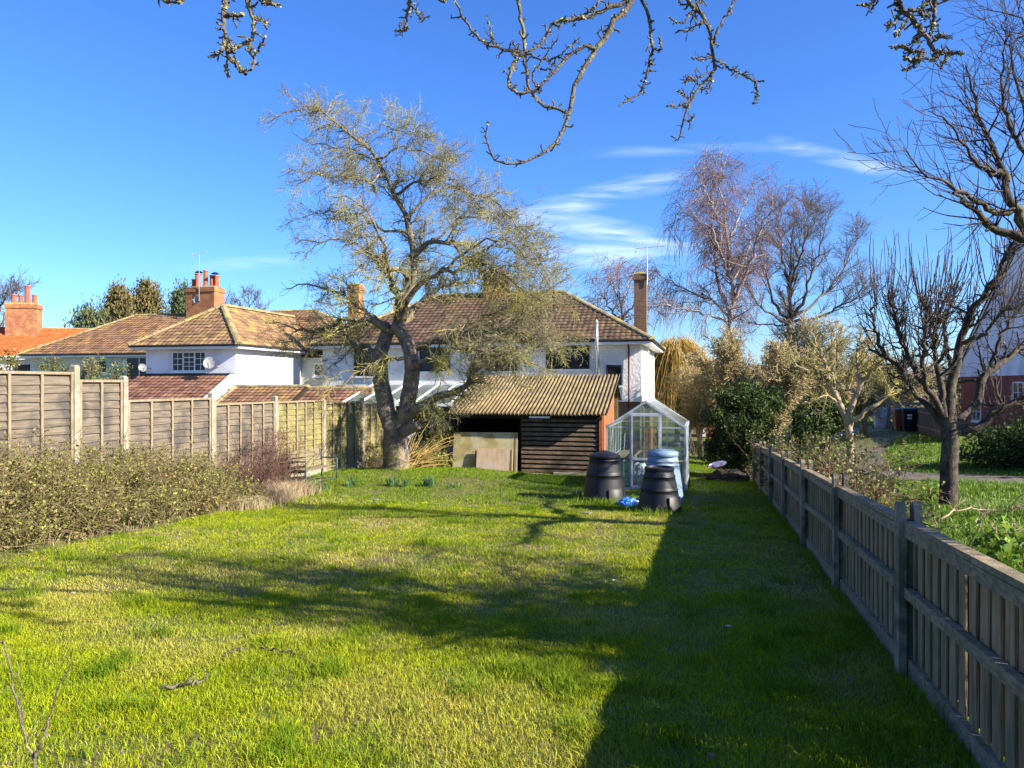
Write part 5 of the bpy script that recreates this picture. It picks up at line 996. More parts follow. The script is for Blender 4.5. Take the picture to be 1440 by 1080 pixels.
bare_shrub('lower bare brown shrub at the far end of the overgrown hedge', -5.75, 15.2, 34, 1.05, M['shrub_red']); bare_shrub('thin bare shrub brushing the fence beside the bench', -5.6, 18.0, 18, 1.5, M['shrub_red'])
def dry(label, x, y, s, n, h):
    b = np.array((x, y, g(x, y))); q = rng.normal(0, s, (n, 2))+(x, y); o = blades(np.c_[q, G(q[:, 0], q[:, 1])]-b, rng.uniform(.4, 1, n)*h, np.full(n, .007), .7, M['dry_grass'], 'dry_grass_clump', 2, None); o.location = b; tag(o, label, 'dry grass')
dry('pale dry grass clump at the foot of the red-brown shrub', -5.15, 15.9, .24, 1500, .5); dry('straw coloured grass clump left of the bench', -4.95, 17.0, .22, 1100, .42); dry('dry grass clump where the hedge ends', -5.35, 14.6, .28, 1300, .32)
dry('dry grass tuft against the fence beside the apple trunk', -3.95, 22.6, .2, 500, .55)
# ------------------------------------------------------------------ right close-boarded fence
def mesh_of(mb, name, mt):
    me = bpy.data.meshes.new(name); me.from_pydata(mb.v, [], mb.f); me.materials.append(mt); return me
DY = 2.57; Yp = [5.157+DY*k for k in range(-2, 7)]
FX = lambda y: 1.428+.26*y
f0 = (FX(Yp[0]), Yp[0], g(FX(Yp[0]), Yp[0]))
FR = T('close_boarded_fence', 'weathered grey close-boarded fence with concrete posts running away down the right side', 'fence', f0, ROT)
FS = math.atan(.045/math.sqrt(1+.26**2)*1.0)
def fl(y):  # fence-local coordinates (u=0 line): distance along and ground z
    s = (y-Yp[0])*math.sqrt(1+.26**2); return s, -.045*y
def arch_post(mb, s, zb_, h):
    for u0 in (-.08, .018):
        w = .065; pts = [(u0, s-w, zb_), (u0, s+w, zb_), (u0, s+w, zb_+h-.045)]+[(u0, s+w*math.cos(t), zb_+h-.045+.05*math.sin(t)) for t in np.linspace(.25, math.pi-.25, 5)]+[(u0, s-w, zb_+h-.045)]
        mb.ext(pts, (.05, 0, 0))
    mb.box(-.034, .034, s-.03, s+.03, zb_, zb_+h-.16)
pm = None; brd = None
FH = 1.12
for i, y in enumerate(Yp):
    s, z0 = fl(y); mb = MB(); arch_post(mb, s, z0-.15, FH+.235); o = mb.build('post', M['dark_conc'], FR)
bb = BASE[FR]
for i in range(len(Yp)-1):
    s0, z0 = fl(Yp[i]); s1, z1 = fl(Yp[i+1]); a, b = s0+.035, s1-.035
    lerp = lambda s: z0+(z1-z0)*(s-s0)/(s1-s0)
    mb = MB(); mb.hexa([(-.02, a, lerp(a)-.1), (.025, a, lerp(a)-.1), (.025, b, lerp(b)-.1), (-.02, b, lerp(b)-.1), (-.02, a, lerp(a)+.13), (.025, a, lerp(a)+.13), (.025, b, lerp(b)+.13), (-.02, b, lerp(b)+.13)]); mb.build('gravel_board', M['rail'], FR)
    for k, (h, w_, t_) in enumerate(((.60, .05, .07), (FH-.115, .045, .075))):
        j = rnd.uniform(-.012, .012); mb = MB(); mb.slab((-.022, a, lerp(a)+h+j), (-.022, b, lerp(b)+h-j), w_, t_); mb.build('rail', M['rail'], FR)
    mb = MB(); mb.slab((-.005, a, lerp(a)+FH-.055), (-.005, b, lerp(b)+FH-.055), .085, .035); mb.build('capping_rail', M['rail'], FR)
    nb = 31; pw = (b-a)/nb
    for k in range(nb):
        sA = a+k*pw; mbw = rnd.uniform(.004, .012); top = FH-.078+rnd.uniform(-.004, .004); bot = .10+rnd.uniform(-.02, .01); lean = rnd.uniform(-.006, .006)
        mb = MB(); zb0 = lerp(sA); xo = .012+(.010 if k % 2 else 0)
        # feather-edged: thick edge overlaps the neighbour's thin edge
        e1 = sA+mbw; e2 = sA+pw*rnd.uniform(.60, .70); mb.hexa([(xo, e1, zb0+bot), (xo+.012, e1, zb0+bot), (xo+.012, e2, zb0+bot), (xo-.004, e2, zb0+bot), (xo, e1+lean, zb0+top), (xo+.012, e1+lean, zb0+top), (xo+.012, e2+lean, zb0+top), (xo-.004, e2+lean, zb0+top)])
        mb.build('board', M['fence_grey'], FR)
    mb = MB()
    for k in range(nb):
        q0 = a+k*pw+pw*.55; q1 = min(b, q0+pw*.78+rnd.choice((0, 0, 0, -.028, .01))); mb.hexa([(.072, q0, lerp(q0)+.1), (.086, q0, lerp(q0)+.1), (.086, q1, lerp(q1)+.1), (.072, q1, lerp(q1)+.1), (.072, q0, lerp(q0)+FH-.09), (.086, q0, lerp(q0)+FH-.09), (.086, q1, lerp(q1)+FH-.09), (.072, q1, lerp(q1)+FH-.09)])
    mb.build('gap_shade_backing_layer', M['fence_gap_shade'], FR, kind='stuff')  # back layer coloured as the shade between the front boards
# ------------------------------------------------------------------ left lapped panel fence
LX = lambda y: -10.6+.26*y
Lp = [7.7, 10.05, 12.45, 13.5, 15.9, 18.25, 20.55, 22.9, 25.25]
ztop = [2.02, 2.0, 1.875, 1.51, 1.375, 1.365, 1.28, 1.2]; post_t = [2.05, 2.05, 2.10, 1.93, 1.60, 1.49, 1.37, 1.36, 1.28]
l0 = (LX(Lp[0]), Lp[0], g(LX(Lp[0]), Lp[0]))
FL = T('lapped_panel_fence', 'long stepped fence of lapped wooden panels between concrete posts on the left', 'fence', l0, ROT)
for i, y in enumerate(Lp):
    s = (y-Lp[0])*1.0332; zg = g(LX(y), y); mb = MB(); zt = post_t[i]+.02
    mb.box(-.055, .055, s-.055, s+.055, zg-.3, zt-.03); mb.hexa([(-.055, s-.055, zt-.029), (.055, s-.055, zt-.029), (.055, s+.055, zt-.029), (-.055, s+.055, zt-.029), (-.03, s-.03, zt), (.03, s-.03, zt), (.03, s+.03, zt), (-.03, s+.03, zt)])
    mb.build('post', M['pale_conc'], FL)
for i in range(len(Lp)-1):
    a = (Lp[i]-Lp[0])*1.0332+.06; b = (Lp[i+1]-Lp[0])*1.0332-.06; zt = ztop[i]; ym = (Lp[i]+Lp[i+1])/2; zg = min(g(LX(Lp[i]), Lp[i]), g(LX(Lp[i+1]), Lp[i+1]))
    slope = -.012*(b-a) if i < 2 else (.0 if i != 3 else .02)
    zb_ = zg+.24; mossy = i >= 5
    mb = MB(); mb.box(-.025, .025, a-.004, b+.004, zg-.2, zb_-.01); mb.build('gravel_board', M['pale_conc'], FL)
    mb = MB(); nbt = 4 if (b-a) > 1.5 else 2
    pos = np.linspace(a+.03, b-.03, nbt+1 if (b-a) > 1.5 else 3)
    if mossy or i == 4: pos = np.linspace(a+.03, b-.03, 6)
    for q in pos:
        mb.box(.026, .046, q-.023, q+.023, zb_, zt-.045); mb.box(-.046, -.026, q-.023, q+.023, zb_, zt-.045)
    mb.box(-.05, .05, a, b, zt-.043, zt); mb.box(.022, .042, a+.06, b-.06, zb_, zb_+.04)
    pn = mb.build('fence_panel', M['batten'], FL)
    ns = int((zt-zb_-.03)/.135); sh = (zt-.05-zb_)/ns
    for k in range(ns):
        z0 = zb_+k*sh; mb = MB(); N = 9; vs = []; w1 = rnd.uniform(0, 6); am = rnd.uniform(.003, .011)
        for q in range(N):
            t = a+(b-a)*q/(N-1); wv = am*math.sin(w1+q*1.3)+rnd.uniform(-.004, .004)
            vs += [(.021, t, z0-.03+wv), (-.010, t, z0+sh+.006), (-.016, t, z0+sh+.006), (.010, t, z0-.03+wv)]
        fs = [(q*4+j, q*4+4+j, q*4+4+(j+1) % 4, q*4+(j+1) % 4) for q in range(N-1) for j in range(4)]
        mb.add(vs, fs); mb.build('slat', M['lap_green'] if mossy else M['lap'], pn)
# ------------------------------------------------------------------ shed
zs = -1.04
S = T('open_shed', 'open-fronted shed with lichened corrugated roof and dark slatted front', 'shed', (-1.85, 24.0, zs), ROT)
Wd = 4.78
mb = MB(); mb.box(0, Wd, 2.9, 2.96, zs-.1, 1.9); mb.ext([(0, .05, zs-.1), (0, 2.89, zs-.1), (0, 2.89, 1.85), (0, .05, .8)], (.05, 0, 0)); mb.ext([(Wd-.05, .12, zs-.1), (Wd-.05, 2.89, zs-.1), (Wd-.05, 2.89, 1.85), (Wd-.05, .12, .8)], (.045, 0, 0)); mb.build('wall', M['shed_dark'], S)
mb = MB(); mb.box(0, Wd, .02, 2.9, zs-.2, zs+.02); mb.build('floor', M['soil'], S)
ns = 12
for k in range(ns):
    z0 = zs+.06+k*.145; mb = MB(); j = rnd.uniform(-.012, .012)
    mb.hexa([(2.22, -.012, z0+j), (Wd-.14, -.012, z0-j), (Wd-.14, .012, z0-j), (2.22, .012, z0+j), (2.22, .006, z0+.088), (Wd-.14, .006, z0+.088), (Wd-.14, .022, z0+.088), (2.22, .022, z0+.088)]); mb.build('slat', M['shed_slat'], S)
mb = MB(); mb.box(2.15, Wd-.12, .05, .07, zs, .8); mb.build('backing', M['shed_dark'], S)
mb = MB(); mb.box(Wd-.09, Wd+.02, -.03, .08, zs-.1, .82); mb.build('post', M['red_post'], S)
for k, (v0, v1) in enumerate(((.2, .95), (1.0, 1.9), (1.95, 2.85))): mb = MB(); mb.ext([(Wd+.004, v0, zs-.05), (Wd+.004, v1, zs-.05), (Wd+.004, v1, .84+v1*.36), (Wd+.004, v0, .84+v0*.36)], (.03, 0, 0)); mb.build('side_board', M['red_post'], S)
mb = MB(); mb.box(0, .1, -.02, .08, zs-.1, .82); mb.build('post', M['shed_dark'], S)
mb = MB(); mb.box(-.02, Wd+.02, -.06, -.032, .70, .80); mb.build('lintel', M['shed_dark'], S)
mb = MB(); mb.box(2.55, 3.2, -.34, -.30, .74, .80); mb.build('fascia_scrap', M['white'], S)
ev, rz = .86, 2.12; nsh = 6; sw = (Wd+.35)/nsh; pitch = .128
for k in range(nsh):
    u0 = -.16+k*sw; nx = 44; ny = 5; vs = []; ragged = rnd.uniform(-.035, .035); tilt = rnd.uniform(-.012, .012); lift = .008*(k % 2)
    for j in range(ny):
        t = j/(ny-1); v = -.37+ragged+(3.45-ragged)*t
        for i in range(nx):
            u = u0-.03+(sw+.06)*i/(nx-1); z = ev+(rz-ev)*t+.037*math.sin(2*math.pi*(u+.16)/pitch)+lift+tilt*(t-.5)-.02*math.sin(math.pi*t); vs.append((u, v, z))
    fs = [(j*nx+i, j*nx+i+1, (j+1)*nx+i+1, (j+1)*nx+i) for j in range(ny-1) for i in range(nx-1)]
    mb = MB(); mb.add(vs, fs); o = mb.build('corrugated_sheet', M['corr'], S, smooth=True)
    md = o.modifiers.new('solid', 'SOLIDIFY'); md.thickness = .012; md.offset = -1
mb = MB(); mb.add([(-.1, 3.1, 2.05), (Wd+.1, 3.1, 2.05), (Wd+.1, 4.6, 1.2), (-.1, 4.6, 1.2)], [(0,1,2,3)]); mb.box(.0, Wd, 4.3, 4.36, zs, 1.3); mb.build('rear_roof', M['corr'], S)
mb = MB(); mb.box(-.25, 2.9, -.75, -.02, zs-.12, zs+.045); mb.build('concrete_slab', M['dark_conc'], S, bevel=.015)
mb = MB(); mb.box(3.3, 4.6, -.28, -.06, zs-.05, zs+.09); mb.build('sleeper', M['pale_conc'], S, bevel=.01)
def local_pt(o, u, v, z): return (o[0]+u*U[0]+v*V[0], o[1]+u*U[1]+v*V[1], z)
so = (-1.85, 24.0)
def board(label, u0, u1, h, v, tiltv, mt, z0):
    p = local_pt(so, u0, v, z0); o = T('plywood_board', label, 'board', p, ROT); w = u1-u0; n = 8
    mb = MB(); mb.hexa([(0, 0, z0), (w, 0, z0+.01), (w, .02, z0+.01), (0, .02, z0), (0, tiltv, z0+h), (w-.01, tiltv, z0+h+.015), (w-.01, tiltv+.02, z0+h+.015), (0, tiltv+.02, z0+h)])
    mb.build('sheet', M[mt], o)
    mb = MB(); mb.slab((w*.97, -.004, z0+.02), (w*.97-.01, tiltv-.004, z0+h-.01), .05, .012, (0, -1, 0)); mb.build('edge_batten', M['batten'], o)
board('big mossy board leaning across the open bay of the shed', .0, 2.14, 1.24, -.26, .14, 'board_green', zs+.05)
board('smaller pinkish bare board leaning on the mossy board', .83, 2.02, .74, -.38, .10, 'board_pink', zs+.05)
b_ = local_pt(so, .78, -.36, zs+.06); t = T('timber_plank', 'short dark plank standing beside the pinkish board', 'plank', b_, ROT); mb = MB(); mb.slab((0, 0, zs+.05), (.05, .09, zs+.72), .10, .03, (0, -1, 0)); mb.build('plank', M['shed_dark'], t)
# ------------------------------------------------------------------ greenhouse
go = (2.38, 18.5); zg = -.83
GH = T('greenhouse', 'small aluminium greenhouse with glazed gable beside the shed', 'greenhouse', (*go, zg), ROT)
gw, gd, ge, gr_ = 1.91, 3.05, .735, 1.36
fr = MB()
def bar(a, b, w=.035, t=.035): fr.slab(a, b, w, t, (0, 0, 1) if abs(Vector(b)[2]-Vector(a)[2]) < .9*(Vector(b)-Vector(a)).length else (0, -1, 0))
roofz = lambda u: ge+(gr_-ge)*(1-abs(u-gw/2)/(gw/2))
for v in (0, gd):
    for u in (0, .58, 1.32, gw): bar((u, v, zg), (u, v, roofz(u)), .04, .04)
    bar((0, v, ge), (gw/2, v, gr_), .05, .05); bar((gw, v, ge), (gw/2, v, gr_), .05, .05); bar((0, v, ge-.01), (gw, v, ge-.01), .035, .03); bar((.58, v, roofz(.58)-.05), (1.32, v, roofz(.58)-.05), .035, .04)
    bar((0, v, zg+.03), (gw, v, zg+.03), .05, .07); bar((.60, v, -.12), (1.30, v, -.12), .035, .04)
nbay = 5
for k in range(nbay+1):
    v = gd*k/nbay
    for u in (0, gw):
        if 0 < k < nbay: bar((u, v, zg), (u, v, ge), .03, .03)
        if 0 < k < nbay: bar((u, v, ge), (gw/2, v, gr_), .03, .03)
for u in (0, gw): bar((u, 0, ge), (u, gd, ge), .07, .06); bar((u, 0, zg+.03), (u, gd, zg+.03), .05, .07); bar((u, 0, -.1), (u, gd, -.1), .025, .025); bar((u, 0, zg+.1), (u, gd*.4, ge-.05), .02, .02)
bar((gw/2, 0, gr_), (gw/2, gd, gr_), .07, .06)
fr.build('frame', M['alu'], GH)
mb = MB(); mb.slab((.62, -.045, zg+.08), (.62, -.045, roofz(.58)-.09), .035, .03, (0, -1, 0)); mb.slab((1.28, -.045, zg+.08), (1.28, -.045, roofz(.58)-.09), .035, .03, (0, -1, 0)); mb.slab((.62, -.045, -.05), (1.28, -.045, -.05), .035, .05); mb.slab((.62, -.045, zg+.09), (1.28, -.045, zg+.09), .03, .08); mb.slab((.62, -.045, roofz(.58)-.09), (1.28, -.045, roofz(.58)-.09), .03, .04); dr = mb.build('door', M['alu'], GH)
mb = MB(); mb.box(.64, 1.26, -.047, -.043, -.02, roofz(.58)-.11); mb.build('pane', M['glass'], dr); mb = MB(); mb.box(.64, 1.26, -.047, -.043, zg+.13, -.08); mb.build('pane', M['glass'], dr)
def pane(pts, mt='glass'): mb = MB(); mb.ext(pts, tuple(.004*x for x in (Vector(pts[1])-Vector(pts[0])).cross(Vector(pts[2])-Vector(pts[0])).normalized())); mb.build('pane', M[mt], GH)
for v, s in ((0, 1), (gd, 1)):
    for u0, u1 in ((.02, .56), (1.34, gw-.02)):
        pane([(u0, v, zg+.07), (u1, v, zg+.07), (u1, v, -.12), (u0, v, -.12)], 'glass_dirty'); pane([(u0, v, -.10), (u1, v, -.10), (u1, v, ge-.03), (u0, v, ge-.03)])
    pane([(.06, v, ge+.02), (.56, v, ge+.02), (.56, v, roofz(.56)-.03)]); pane([(gw-.06, v, ge+.02), (1.34, v, roofz(1.34)-.03), (1.34, v, ge+.02)])
    pane([(.62, v, roofz(.58)-.02), (1.28, v, roofz(.58)-.02), (gw/2, v, gr_-.04)], 'glass_dirty')
pane([(.6, gd, zg+.1), (1.3, gd, zg+.1), (1.3, gd, roofz(.58)-.1), (.6, gd, roofz(.58)-.1)])
for k in range(nbay):
    v0, v1 = gd*k/nbay+.02, gd*(k+1)/nbay-.02
    for u in (0, gw):
        pane([(u, v0, zg+.07), (u, v1, zg+.07), (u, v1, -.12), (u, v0, -.12)], 'glass_dirty'); pane([(u, v0, -.09), (u, v1, -.09), (u, v1, ge-.04), (u, v0, ge-.04)])
        c = gw/2; s = 1 if u == 0 else -1; pane([(u+s*.03, v0, ge+.04), (c-s*.03, v0, gr_-.02), (c-s*.03, v1, gr_-.02), (u+s*.03, v1, ge+.04)], 'glass')
GP = lambda u, v, z: local_pt(go, u, v, z)
t = T('staging_bench', 'pale slatted staging along the left side inside the greenhouse', 'staging', GP(.1, .4, zg), ROT)
mb = MB()
for k in range(5): mb.box(k*.11, k*.11+.085, 0, 2.4, -.10, -.075)
mb.build('shelf', M['batten'], t); mb = MB()
for v in (.05, 1.2, 2.3):
    for u in (.03, .48): mb.box(u-.02, u+.02, v-.02, v+.02, zg, -.101)
    mb.slab((.03, v, -.3), (.03, v+.4, .45), .02, .02, (1, 0, 0))
mb.build('frame', M['alu'], t)
t = T('garden_cane_bundle', 'red-brown stakes standing against the rear inside the greenhouse', 'stakes', GP(.75, 2.6, zg), ROT); mb = MB()
for k in range(5): mb.slab((k*.10, 0, zg), (k*.10+.02, .3, .55+rnd.uniform(-.1, .1)), .045, .03, (0, -1, 0))
mb.build('stakes', M['red_post'], t)
def crumple(name, label, cat, c, r, mt, n=3, amp=.3, seed=0, parent=None, fold=4):
    import bmesh
    bm = bmesh.new(); bmesh.ops.create_icosphere(bm, subdivisions=n, radius=1); rr = np.random.default_rng(seed); ph = rr.uniform(0, 6.28, (8, 1)); fr_ = rr.normal(0, fold, (8, 3))
    for v in bm.verts:
        p = np.array(v.co); q = sum(abs(math.sin(float(fr_[i] @ p+ph[i, 0]))) for i in range(8))/8; s = 1+amp*(q-.6)*2.2
        v.co = Vector((p[0]*r[0]*s, p[1]*r[1]*s, max(-.25*r[2], p[2]*r[2]*s)+r[2]*.25))
    me = bpy.data.meshes.new(name); bm.to_mesh(me); bm.free(); o = link(name, me, M[mt]); o.location = c; tag(o, label, cat); return o
crumple('plastic_sheet', 'crumpled white plastic sheet heaped inside the greenhouse door', 'plastic sheet', GP(.75, .55, zg), (.36, .34, .46), 'bag_white', 4, .3, 3, fold=5)
t = T('wooden_crate', 'pale box standing in the right corner of the greenhouse', 'crate', GP(1.5, .3, zg), ROT); mb = MB(); mb.box(0, .34, 0, .3, zg, -.12); mb.build('box', M['batten'], t, bevel=.01); mb = MB(); mb.box(.02, .32, -.012, -.002, zg+.1, zg+.25); mb.build('slat', M['board_pink'], t)
# ------------------------------------------------------------------ compost bins
def compost(label, px, py, Yd, rb, rt_, h, mt, ribs, hatch=True, rot=0, style=0):
    c = W(px, py, Yd); z = g(c[0], c[1])-.02; o = T('compost_bin', label, 'compost bin', (c[0], c[1], z), rot, 'plastic compost bins')
    mb = MB(); pr = [(rb*1.03, z), (rb*1.03, z+.03), (rb, z+.05)]
    for k in range(1, 13):
        t_ = k/12; r = rb+(rt_-rb)*(t_**1.25); zz = z+.05+(h-.12)*t_; pr.append((r, zz))
        for rbv in ribs:
            if abs(t_-rbv) < .042: pr += [(r+.011, zz+.006), (r+.011, zz+.02), (r-.006, zz+.03)]
    mb.lathe(pr, 32, sq=.05); mb.build('body', M[mt], o, smooth=True)
    zt = z+h-.065; mb = MB()
    if style == 0: mb.lathe([(rt_*1.09, zt-.03), (rt_*1.12, zt-.02), (rt_*1.12, zt+.025), (rt_*1.03, zt+.045), (rt_*.6, zt+.085), (rt_*.3, zt+.11), (rt_*.26, zt+.125), (rt_*.02, zt+.13)], 32)
    elif style == 1: mb.lathe([(rt_*1.1, zt-.06), (rt_*1.13, zt-.05), (rt_*1.12, zt+.02), (rt_*1.04, zt+.05), (rt_*.95, zt+.055), (rt_*.9, zt+.075), (rt_*.1, zt+.095)], 32)
    else: mb.lathe([(rt_*1.02, zt-.02), (rt_*1.06, zt), (rt_*1.06, zt+.05), (rt_*.97, zt+.06), (rt_*.94, zt+.02), (rt_*.05, zt+.035)], 32)
    l = mb.build('lid', M[mt], o, smooth=True)
    for ob in (l,):
        md = ob.modifiers.new('e', 'EDGE_SPLIT'); md.split_angle = math.radians(50)
    if hatch:
        mb = MB(); n = 7; vs = []
        for j, (zz, dr_) in enumerate(((.05, .022), (.30, .020), (.34, -.004))):
            for k in range(n):
                a = -math.pi/2+(-.42+.84*k/(n-1)); t_ = max(0, (zz-.05)/(h-.12)); r = rb+(rt_-rb)*(t_**1.25)+dr_; vs.append((r*math.cos(a), r*math.sin(a), z+zz))
        mb.add(vs, [(j*n+k, j*n+k+1, (j+1)*n+k+1, (j+1)*n+k) for j in range(2) for k in range(n-1)]); mb.build('hatch', M[mt], o, smooth=True)
        for sgn in (-1, 1):
            a = -math.pi/2+.42*sgn; mb = MB(); mb.tube([((rb+.012)*math.cos(a), (rb+.012)*math.sin(a), z+.05), ((rb-.005)*math.cos(a), (rb-.005)*math.sin(a), z+.32)], .014, 6); mb.build('hatch_guide', M[mt], o)
    return o
compost('tall black compost bin with domed lid, left of the blue bag', 850, 704, 15.9, .455, .30, 1.05, 'bin_black', (.55, .93), rot=.5)
compost('pale blue compost bin with flat ribbed lid behind the front black bin', 932, 700, 15.9, .43, .30, 1.12, 'bin_blue', (.72, .86), False, rot=.3, style=1)
compost('lidless-looking black ribbed compost bin in front, right of the blue bag', 927, 719, 14.15, .40, .265, .87, 'bin_black', (.5, .86), rot=.7, style=2)
c = W(884, 710, 15.0); crumple('plastic_bag', 'crumpled bright blue plastic bag on the grass between the black bins', 'plastic bag', (c[0], c[1], g(c[0], c[1])), (.2, .15, .13), 'bag_blue', 4, .45, 5, fold=6)
c = W(900, 714, 14.7); crumple('plastic_bag', 'small pale scrap of plastic beside the blue bag', 'plastic bag', (c[0], c[1], g(c[0], c[1])), (.10, .07, .09), 'bag_white', 3, .5, 9, fold=6)
c = W(1026, 664, 21.2); hz_ = g(c[0], c[1]); o = crumple('compost_heap', 'low dark heap of garden waste under the evergreen shrub', 'compost heap', (c[0], c[1], hz_-.05), (.62, .5, .26), 'soil', 4, .5, 12, fold=5)
c2_ = W(1010, 648, 20.8); t = T('plastic_tray', 'pink and pale plastic tray lying on the dark heap by the evergreen', 'tray', (c2_[0], c2_[1], c2_[2]-.17), math.radians(-12))
mb = MB(); zz = BASE[t][2]
mb.lathe([(.22, zz), (.30, zz+.10), (.33, zz+.11), (.33, zz+.125), (.29, zz+.115), (.20, zz+.02)], 20); tr_ = mb.build('tray', M['bag_pink'], t, smooth=True); tr_.scale = (.78, .42, .8); tr_.rotation_euler = (math.radians(28), math.radians(-14), 0)
# ------------------------------------------------------------------ bench
bx = W(430, 688, 18.0); bz = g(bx[0], bx[1]); Bn = T('garden_bench', 'old green metal framed bench by the lapped fence, left of the apple tree', 'bench', (bx[0], bx[1], bz), math.atan2(1, .42)-math.radians(0))
bl, bd = 1.25, .46
for u in (0, bl):
    mb = MB(); mb.tube([(u, 0, bz), (u, .0, bz+.62), (u, .05, bz+.645), (u, bd, bz+.63)], .018, 8); mb.tube([(u, bd+.04, bz), (u, bd, bz+.42), (u, bd+.10, bz+.86)], .018, 8); mb.tube([(u, 0, bz+.40), (u, bd, bz+.40)], .015, 6); mb.build('end_frame', M['bench'], Bn, smooth=True)
mb = MB(); mb.tube([(0, .02, bz+.12), (bl, .02, bz+.12)], .012, 6); mb.tube([(0, bd, bz+.12), (bl, bd, bz+.12)], .012, 6); mb.build('stretcher', M['bench'], Bn)
for k in range(5): mb = MB(); mb.box(.0, bl, .02+k*.09, .09+k*.09, bz+.417, bz+.437); mb.build('seat_slat', M['bench_wood'], Bn)
for k in range(4): mb = MB(); y_ = bd+.01+k*.024; z_ = bz+.50+k*.1; mb.hexa([(0, y_, z_), (bl, y_, z_), (bl, y_+.018, z_), (0, y_+.018, z_), (0, y_+.018, z_+.07), (bl, y_+.018, z_+.07), (bl, y_+.036, z_+.07), (0, y_+.036, z_+.07)]); mb.build('back_slat', M['bench_wood'], Bn)
# ------------------------------------------------------------------ stone edging line across the lawn
ed = [(470, 697), (520, 703), (560, 706), (610, 709), (660, 712), (710, 715), (760, 717), (800, 720), (832, 723)]
def unproj(px, py):
    y = 12.0
    for _ in range(60):
        x = (px-720)/F*y; z = g(x, y); y = y*.5+.5*(CZ-z)*F/(py-540)
    return (px-720)/F*y, y
EG = T('stone_edging', 'broken line of half buried flat stones crossing the lawn', 'edging', (*unproj(660, 712), g(*unproj(660, 712))))
E = smooth_path([(*unproj(a, b), 0) for a, b in ed], 24)
for i in range(23):
    if i in (3, 8, 9, 14, 16, 20, 21): continue
    p, q = E[i], E[i+1]; d = norm((q-p)[None])[0]; s = np.array((-d[1], d[0], 0)); w = rnd.uniform(.08, .2); h = rnd.uniform(.0, .022)
    P = [p+d*.02+s*rnd.uniform(-.05, .02), q-d*.02+s*rnd.uniform(-.05, .02), q-d*.03+s*w, p+d*.03+s*w*rnd.uniform(.8, 1.1)]
    zz = [g(a[0], a[1]) for a in P]; mb = MB(); mb.hexa([(a[0], a[1], z-.06) for a, z in zip(P, zz)]+[(a[0], a[1], z+h) for a, z in zip(P, zz)]); mb.build('stone', M['stone'], EG, bevel=.012)
for k, (lx, ly) in enumerate(((915, 735), (875, 730))):
    pass
# ------------------------------------------------------------------ daffodil clumps
for k, (px, py, lb_) in enumerate(((494, 683, 'clump of daffodil leaves nearest the bench'), (552, 683, 'clump of daffodil leaves just below the apple trunk'), (571, 684, 'small clump of daffodil leaves, second right of the apple trunk foot'), (603, 684, 'biggest clump of daffodil leaves, right of the apple trunk'), (637, 686, 'low dark clump of leaves in front of the leaning boards'), (812, 697, 'sparse clump of leaves left of the tall black bin'), (452, 690, 'leaf clump at the front foot of the bench'))):
    x, y = unproj(px, py); z_ = g(x, y); m = (60, 60, 36, 80, 30, 36, 60)[k]; q = rng.normal(0, .07, (m, 2))
    o = blades(np.c_[q, np.zeros(m)], rng.uniform(.16, .30, m)*(.6 if k in (4, 5) else 1), np.full(m, .018), .5, M['daff'], 'daffodil_clump', 2, None); o.location = (x, y, z_); tag(o, lb_, 'daffodils', 'daffodil clumps in the lawn')
# coarse grass round the bins
for px, py, n_, s in ((850, 708, 420, .26), (890, 715, 220, .2), (925, 722, 200, .22)):
    x, y = unproj(px, py); q = rng.normal(0, s, (n_, 2))+(x, y-.22); blades(np.c_[q, G(q[:, 0], q[:, 1])], rng.uniform(.06, .2, n_), np.full(n_, .009), .8, M['lush'], 'tall_grass', 2)
# ------------------------------------------------------------------ sapling, fallen twigs, litter
x, y = unproj(48, 1079); x, y = x-.0, 3.3; sp = W(49, 1085, y); sz = g(sp[0], sp[1]); SP = T('sapling', 'thin leafless forked sapling at the lower left corner', 'sapling', (sp[0], sp[1], sz))
wl = lambda l: [W(a, b, y) for a, b in l]
ss = [limb([np.array((sp[0], sp[1], sz))]+wl([(48, 1070), (38, 1048), (28, 1000), (18, 955), (10, 920), (5, 900)]), .0085, .0035, 16, .003), limb(wl([(48, 1070), (60, 1038), (72, 1000), (82, 968), (95, 940), (102, 925)]), .0075, .002, 16, .003), limb(wl([(38, 1048), (45, 1025), (55, 1008)]), .004, .002, 16, .002), limb(wl([(10, 918), (4, 905), (-6, 903)]), .003, .002, 16, .002), limb(wl([(33, 1020), (28, 960), (26, 930)]), .003, .0015, 16, .003)]
build_tubes('stem', [stackp(ss)], M['bark_near'], SP, 6)
def twig(label, pts, r):
    P = [(*unproj(a, b),) for a, b in pts]; P = [np.array((a, b, g(a, b)+.035)) for a, b in P]; o = T('fallen_twig', label, 'twig', tuple(P[0]), 0, 'fallen twigs on the lawn'); l = limb(P, r, r*.5, 12, .01); a = spawn(stackp([l]), 7, (.3, 1), (.06, .18), (30, 70), 5, .2, (0, 0, .02), .7, .6, .005); build_tubes('stick', [stackp([l]), a], M['bark_near'], o, 6)
twig('knobbly fallen twig with lichen near the sapling, left of the lawn', [(228, 974), (255, 972), (280, 966), (290, 964)], .012)
twig('thin fallen twig lying at the edge of the tree shadow', [(312, 928), (335, 920), (352, 917)], .008); twig('longer thin twig lying in the tree shadow', [(366, 917), (390, 921), (415, 926)], .008)
